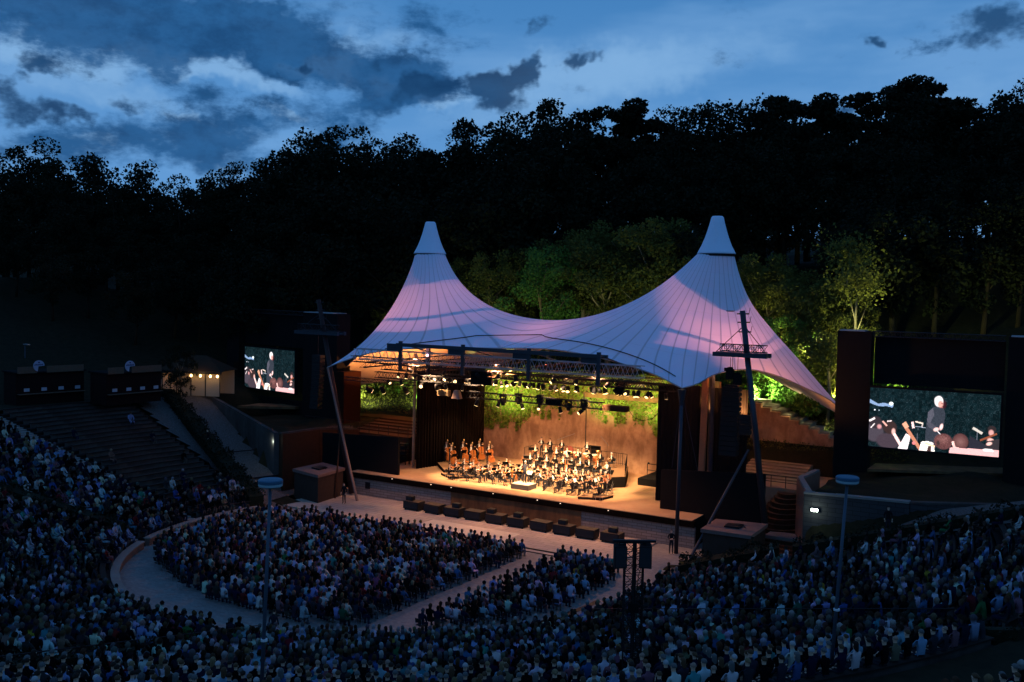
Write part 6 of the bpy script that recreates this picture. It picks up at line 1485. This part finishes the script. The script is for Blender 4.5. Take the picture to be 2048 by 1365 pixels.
def player(kind, x, y, z, rz, tag_txt, sec, stand=True, chairy=True):
    woman = rnd.random() < .45; h = rnd.choice(['dark', 'brown', 'blond', 'grey', 'brown', 'dark', 'white'] if not woman else ['dark', 'brown', 'blond', 'brown', 'red'])
    stl = rnd.choice(['long', 'bun', 'long']) if woman else rnd.choice(['short', 'short', 'bald'] if h in ('grey', 'white') else ['short'])
    ps = {'violin': 'sit_violin', 'viola': 'sit_violin', 'cello': 'sit_cello', 'bass': 'stand_bass'}.get(kind, 'sit_wind'); sl = 'short' if woman and rnd.random() < .7 else 'long'
    who = {'violin': 'violinist', 'viola': 'viola player', 'cello': 'cellist', 'bass': 'bassist', 'horn': 'horn player', 'flute': 'flautist', 'clarinet': 'clarinettist', 'bassoon': 'bassoonist', 'trumpet': 'trumpeter', 'trombone': 'trombonist', 'tuba': 'tuba player'}[kind]
    shirt = (.016, .015, .018) if rnd.random() < .93 else (.5, .48, .45)
    person(ps, (x, y, z-(.06 if ps[:3] == 'sit' else 0)), rz, shirt, h, stl, sl, '%s in concert black, %s' % (who, tag_txt), 'orchestra players', 1.07)
    if chairy: chair(x, y-.0, z, rz, 'black chair under the %s, %s' % (who, tag_txt), 'orchestra chairs')
    B = TR_(x, y, z, rz)
    if kind in ('violin', 'viola'):
        M = B @ Matrix.Translation((-.06, .10, 1.09)) @ Matrix.Rotation(R(24), 4, 'Z') @ Matrix.Rotation(R(-2), 4, 'X') @ Matrix.Rotation(R(18), 4, 'Y'); o = inst(kind, M, 'brown %s held by the player, %s' % (kind, tag_txt), 'violins and violas')
        bo = link('bow', BOWM); bo.matrix_world = B @ Matrix.Translation((.03, .36, 1.07+rnd.uniform(-.02, .05))) @ Matrix.Rotation(R(-62+rnd.uniform(-10, 10)), 4, 'Z') @ Matrix.Rotation(R(rnd.uniform(-18, 8)), 4, 'X'); tag(bo, label='violin bow held by the player, '+tag_txt, cat='bow', group='bows')
    elif kind == 'cello': inst(kind, B @ Matrix.Translation((0, .60, 0)) @ Matrix.Rotation(R(16), 4, 'X'), 'reddish cello between the knees of the player, '+tag_txt, 'cellos'); bo = link('bow', BOWM); bo.matrix_world = B @ Matrix.Translation((.02, .66, .66)) @ Matrix.Rotation(R(80), 4, 'Z'); tag(bo, label='cello bow held by the player, '+tag_txt, cat='bow', group='bows')
    elif kind == 'bass': inst(kind, B @ Matrix.Translation((-.22, .46, 0)) @ Matrix.Rotation(R(8), 4, 'X') @ Matrix.Rotation(R(5), 4, 'Y'), 'tall double bass with a honey coloured scroll, '+tag_txt, 'double basses'); bo = link('bow', BOWM); bo.matrix_world = B @ Matrix.Translation((.0, .60, .98)) @ Matrix.Rotation(R(85), 4, 'Z'); tag(bo, label='bass bow held by the player, '+tag_txt, cat='bow', group='bows')
    else: inst(kind, B @ Matrix.Translation((0, .16 if kind in ('flute', 'trumpet', 'trombone', 'clarinet') else .25, 1.17 if kind != 'tuba' else .95)), '%s held by the player, %s' % (kind, tag_txt), 'wind instruments')
    if stand: p = Vector((x, y, z))+fwd(rz)*1.02+Vector((math.cos(rz), math.sin(rz), 0))*.28; inst('stand', TR_(p.x, p.y, z, rz), 'music stand with white sheets before the %s, %s' % (who, tag_txt), 'music stands')
def zstage(x, y):
    def inside(P):
        c = False
        for i in range(len(P)):
            (x1, y1), (x2, y2) = P[i], P[i-1]
            if (y1 > y) != (y2 > y) and x < (x2-x1)*(y-y1)/(y2-y1)+x1: c = not c
        return c
    if inside([(-46.8, 80.2), (-37.3, 80.2), (-36.1, 77.0), (-35.2, 77.9), (-37.2, 82.9), (-46.8, 83.9)]): return SZ+.95
    if inside([(-45.6, 77.9), (-36.6, 77.9), (-37.4, 80.19), (-46.6, 80.19)]): return SZ+.5
    if inside([(-54.9, 77.6), (-51.3, 73.9), (-49.6, 75.3), (-48.9, 79.5), (-51.6, 81.6)]): return SZ+.32
    if inside([(-51.0, 73.0), (-49.4, 72.0), (-47.8, 73.3), (-49.3, 74.5)]) or inside([(-36.3, 71.2), (-34.5, 71.9), (-34.2, 73.4), (-36.4, 73.0)]): return SZ+.22
    return SZ
rows_ = [(2.3, 8), (3.45, 12), (4.65, 16), (5.9, 19), (7.2, 22)]
for ri, (rad, n) in enumerate(rows_):
    for i in range(n):
        t = -100+200*(i+.5)/n + (1.5 if ri % 2 else 0); x = POD[0]+rad*1.02*math.sin(R(t)); y = POD[1]+rad*.92*math.cos(R(t)) + .1
        if y < 70.9 or (ri == 4 and x < -47.2 and y > 75.6): continue
        if ri == 4 and abs(t) < 38: continue
        if t < -38: kd = 'cello' if (t > -66 and ri in (1, 2, 3)) else 'violin'
        elif t > 40: kd = 'violin' if ri != 1 else 'viola'
        else: kd = 'viola' if ri < 2 else ['flute', 'clarinet', 'bassoon', 'clarinet'][i % 4] if ri == 3 else 'violin'
        dx, dy = POD[0]-x, POD[1]-y; rz = math.atan2(-dx, dy)+rnd.uniform(-.12, .12)
        player(kd, x, y, zstage(x, y), rz, '%s ring, %s chair from left' % (ORD[ri], nth(i)), ri, stand=(i % 2 == 0))
for row, (y, n, kinds, x0, x1) in enumerate(((78.9, 10, ['flute', 'clarinet', 'clarinet', 'bassoon', 'horn'], -45.2, -37.4), (80.9, 8, ['horn', 'trumpet', 'trumpet', 'trombone', 'trombone', 'horn', 'tuba', 'horn'], -45.8, -37.9))):
    for i in range(n):
        x = x0+(x1-x0)*i/(n-1); rz = math.atan2(-(POD[0]-x), POD[1]-y)
        player(kinds[i % len(kinds)], x, y, zstage(x, y), rz, '%s wind row, %s from left' % (['lower', 'upper'][row], ORD[i]), 0, stand=(i % 2 == 0))
for i, (x, y) in enumerate(((-53.6, 77.4), (-52.5, 78.6), (-51.4, 79.8), (-52.2, 76.2), (-50.9, 77.6), (-49.8, 79.0))):
    rz = math.atan2(-(POD[0]-x), POD[1]-y); player('bass', x, y, SZ+.32, rz, '%s bass from the left curtain' % ORD[i], 0, stand=(i % 2 == 1), chairy=False)
# percussion on the big riser
def timp(x, y, s, i):
    r = empty('kettledrum', (x, y, SZ+.95), label='copper kettledrum with a white skin on the big riser, %s from the left' % ORD[i], cat='drum', group='kettledrums'); b = MB()
    b.lathe([(.05, .22), (.18, .28), (.30*s, .48), (.36*s, .80)], (0, 0, 0), 20); b.build('kettle', copper, r, smooth=True); b = MB(); b.lathe([(.37*s, .803), (.37*s, .85), (.355*s, .86), (.02, .862)], (0, 0, 0), 20); b.build('skin', mat('drum_skin', (.82, .78, .70), .5), r)
    for k in range(3): t = k*2.09; b = MB(); b.tube([(.33*s*math.cos(t), .33*s*math.sin(t), .72), (.30*math.cos(t), .30*math.sin(t), 0)], .015, 5); b.build('leg', steel_l, r)
for i, (x, s) in enumerate(((-42.9, 1.1), (-42.0, 1.05), (-41.0, 1.0), (-40.1, .92))): timp(x, 82.1-.15*abs(i-1.5), s, i)
r_ = empty('bass_drum', (-43.3, 83.0, SZ+.95), rz=.3, label='red bass drum tilted on a stand beside the kettledrums', cat='drum'); b = MB(); b.lathe([(.42, -.2), (.42, .2)], (0, 0, 0), 22); b.xform(Matrix.Translation((0, 0, .75)) @ Matrix.Rotation(R(70), 4, 'X')); b.build('shell', mat('red_shell', (.12, .02, .012), .35), r_)
b = MB(); b.tube([(-.3, 0, 0), (-.3, 0, .75)], .02, 5); b.tube([(.3, 0, 0), (.3, 0, .75)], .02, 5); b.build('stand', dsteel, r_)
for i, (x, y, t, h) in enumerate(((-41.4, 82.9, 'timpanist standing behind the copper kettledrums, in tails with a white front', 'grey'), (-43.9, 82.6, 'percussionist bending over the drums left of the kettledrums', 'blond'), (-45.0, 82.3, 'tall percussionist standing near the left end of the riser', 'brown'), (-46.1, 82.6, 'percussionist standing at the left rear corner of the riser rail', 'grey'))):
    person('stand_perc', (x, y, SZ+.95), R(180), (.016, .015, .018), h, 'short', 'long', t, 'percussionists')
b = MB()
r_ = empty('microphone_boom', (-44.5, 83.3, SZ+.95), label='long pale microphone boom slanting up behind the percussion', cat='microphone stand', group='microphone booms'); b.tube([(0, 0, 0), (0, 0, 1.9)], .014, 5); b.build('stand', dsteel, r_); b = MB(); b.tube([(-.3, 0, 1.6), (1.5, .1, 2.35)], .018, 5); b.build('boom', steel_l, r_)
r_ = empty('microphone_boom', (-39.5, 83.2, SZ+.95), label='microphone boom slanting down right of the timpanist', cat='microphone stand', group='microphone booms'); b = MB(); b.tube([(0, 0, 0), (0, 0, 1.9)], .014, 5); b.build('stand', dsteel, r_); b = MB(); b.tube([(-.7, 0, 2.4), (.1, .1, 1.55)], .018, 5); b.build('boom', steel_l, r_)
# conductor
person('stand_conduct', (POD[0]+.05, POD[1]+.05, SZ+.45), R(4), (.035, .04, .06), 'white', 'short', 'long', 'white-haired conductor in a dark suit standing on the podium with his back to the audience', None, 1.04)
b = MB(); b.tube([(0, 0, 0), (.03, .34, .12)], .004, 4); b.build('baton', white_p, loc=(POD[0]+.05+.26, POD[1]+.55, SZ+.45+1.5), label='thin white baton in the right hand of the conductor', cat='baton')
inst('stand', TR_(POD[0], POD[1]+.98, SZ+.1, R(0)), 'music stand with an open score right in front of the podium', 'music stands')
r_ = empty('podium_rail', (POD[0], POD[1]-.72, SZ), label='thin metal rail behind the conductor', cat='railing'); b = MB(); b.tube([(-.8, 0, 0), (-.8, 0, 1.35), (.15, 0, 1.35)], .018, 5); b.build('rail', dsteel, r_)
# stacked chairs and cases left of the pole
r_ = empty('equipment_rack', at(806, 928, Z=2.14), label='dark equipment rack beside the left stage pole', cat='rack'); b = MB()
for z in (.4, .9, 1.4, 1.9): b.box(-.5, .5, -.3, .3, z, z+.05); 
b.build('shelf', dsteel, r_)
for k, z in enumerate((.45, .95, 1.45)): b = MB(); b.box(-.35, .3, -.22, .22, z+.003, z+.25); b.build('device', spk, r_)
b = MB(); [b.box(s*.5-.03, s*.5+.03, t*.3-.03, t*.3+.03, 0, 2.0) for s in (-1, 1) for t in (-1, 1)]; b.build('frame', dsteel, r_)

# ------------------------------------------------------------------ stage lighting
def warm(n, loc, tgt, e, spot=70, col=(1, .61, .30), bl=.5, size=.2): return lamp(n, 'SPOT', loc, tgt, e, col, size, spot, bl)
for x in (-51, -46, -42, -38, -34.5): warm('stage_spotlight', (x, 69.4, 12.4), (x*.6-42*.4-.3, 75.5, 3.2), 16500, 62)
for x in (-50, -43, -36): warm('stage_spotlight', (x, 78.5, 11.0), (x, 76.5, 2.2), 3200, 90)
for x in (-49, -42, -35): warm('wall_washer', (x, 79.5, 11), (x, 84.6, 6), 3000, 115, (1, .50, .22))
# added lamps standing in for the stage's warm spill over the forecourt
for x in (-50, -42, -33): warm('forecourt_spill_fill', (x, 67.5, 12.9), (x+1.5, 63.5, 0), 6800, 115, (1, .43, .22))
# light thrown up into the tent
for x in TCS: lamp('tent_uplighter', 'SPOT', (x, 77.72, 12.2), (x, 77.72, 30), 3700, (1, .42, .48), .06, 134, .03)
lamp('tent_uplighter', 'SPOT', (-42, 76, 12.3), (-42, 76, 30), 1500, (1, .40, .42), .06, 126, .05)
for x in (-60.5, -55, -29, -25.5): lamp('underside_fill', 'SPOT', (x, 77.5, 9.0 if x in (-60.5, -25.5) else 9.5), (x-4 if x < -40 else x+5, 80, 19), 5200 if x in (-60.5, -25.5) else 500, (1, .36, .10), .3, 140, .4)  # added lamps standing in for bounced light on the tent underside
# green floodlights on the bank
for x, y, z, tx, ty, tz, e in ((-58.3, 87.2, 6.4, -67, 93, 8.5, 8500), (-72, 85.8, 6.3, -70, 94, 9, 3000), (-63.5, 85.4, 6.6, -64, 94, 9, 5200), (-28.5, 90.5, 9.4, -24, 99, 12, 8000), (-21, 89.5, 6.8, -22, 98, 10, 9000), (-24.8, 89.5, 8, -24, 97, 17, 5000),
                     (-55, 89.3, 11.9, -55, 98, 20, 800), (-48, 89.3, 11.9, -48, 98, 22, 800), (-41, 89.3, 11.9, -41, 98, 23, 1000), (-34, 88.6, 12, -33, 98, 24, 1300), (-24, 93.5, 13, -24, 99, 22, 9000), (-19, 90, 12, -19, 97, 18, 8000)):
    lamp('bank_floodlight', 'SPOT', (x, y, z), (tx, ty, tz), e, (.85, 1, .38), .2, 110, .6)
for x in (-50, -40, -34.5): lamp('ivy_floodlight', 'SPOT', (x, 80.8, 8.0), (x, 84.4, 10.2), 2600 if x == -50 else 1700, (.9, 1, .30), .15, 125, .8)
lamp('stair_floodlight', 'SPOT', (-23, 91.2, 11.5), (-24, 89.6, 7.2), 2600, (1, .9, .4), .15, 120, .6)
for x, y, z, tx, tz, e in ((-16.5, 90, 8, -17, 16, 9000), (-21.5, 92.6, 9.5, -20.5, 16, 9000), (-27, 92, 11, -26, 16, 5500)):
    lamp('bank_floodlight', 'SPOT', (x, y, z), (tx, 98, tz), e, (1, .95, .30), .2, 125, .6)
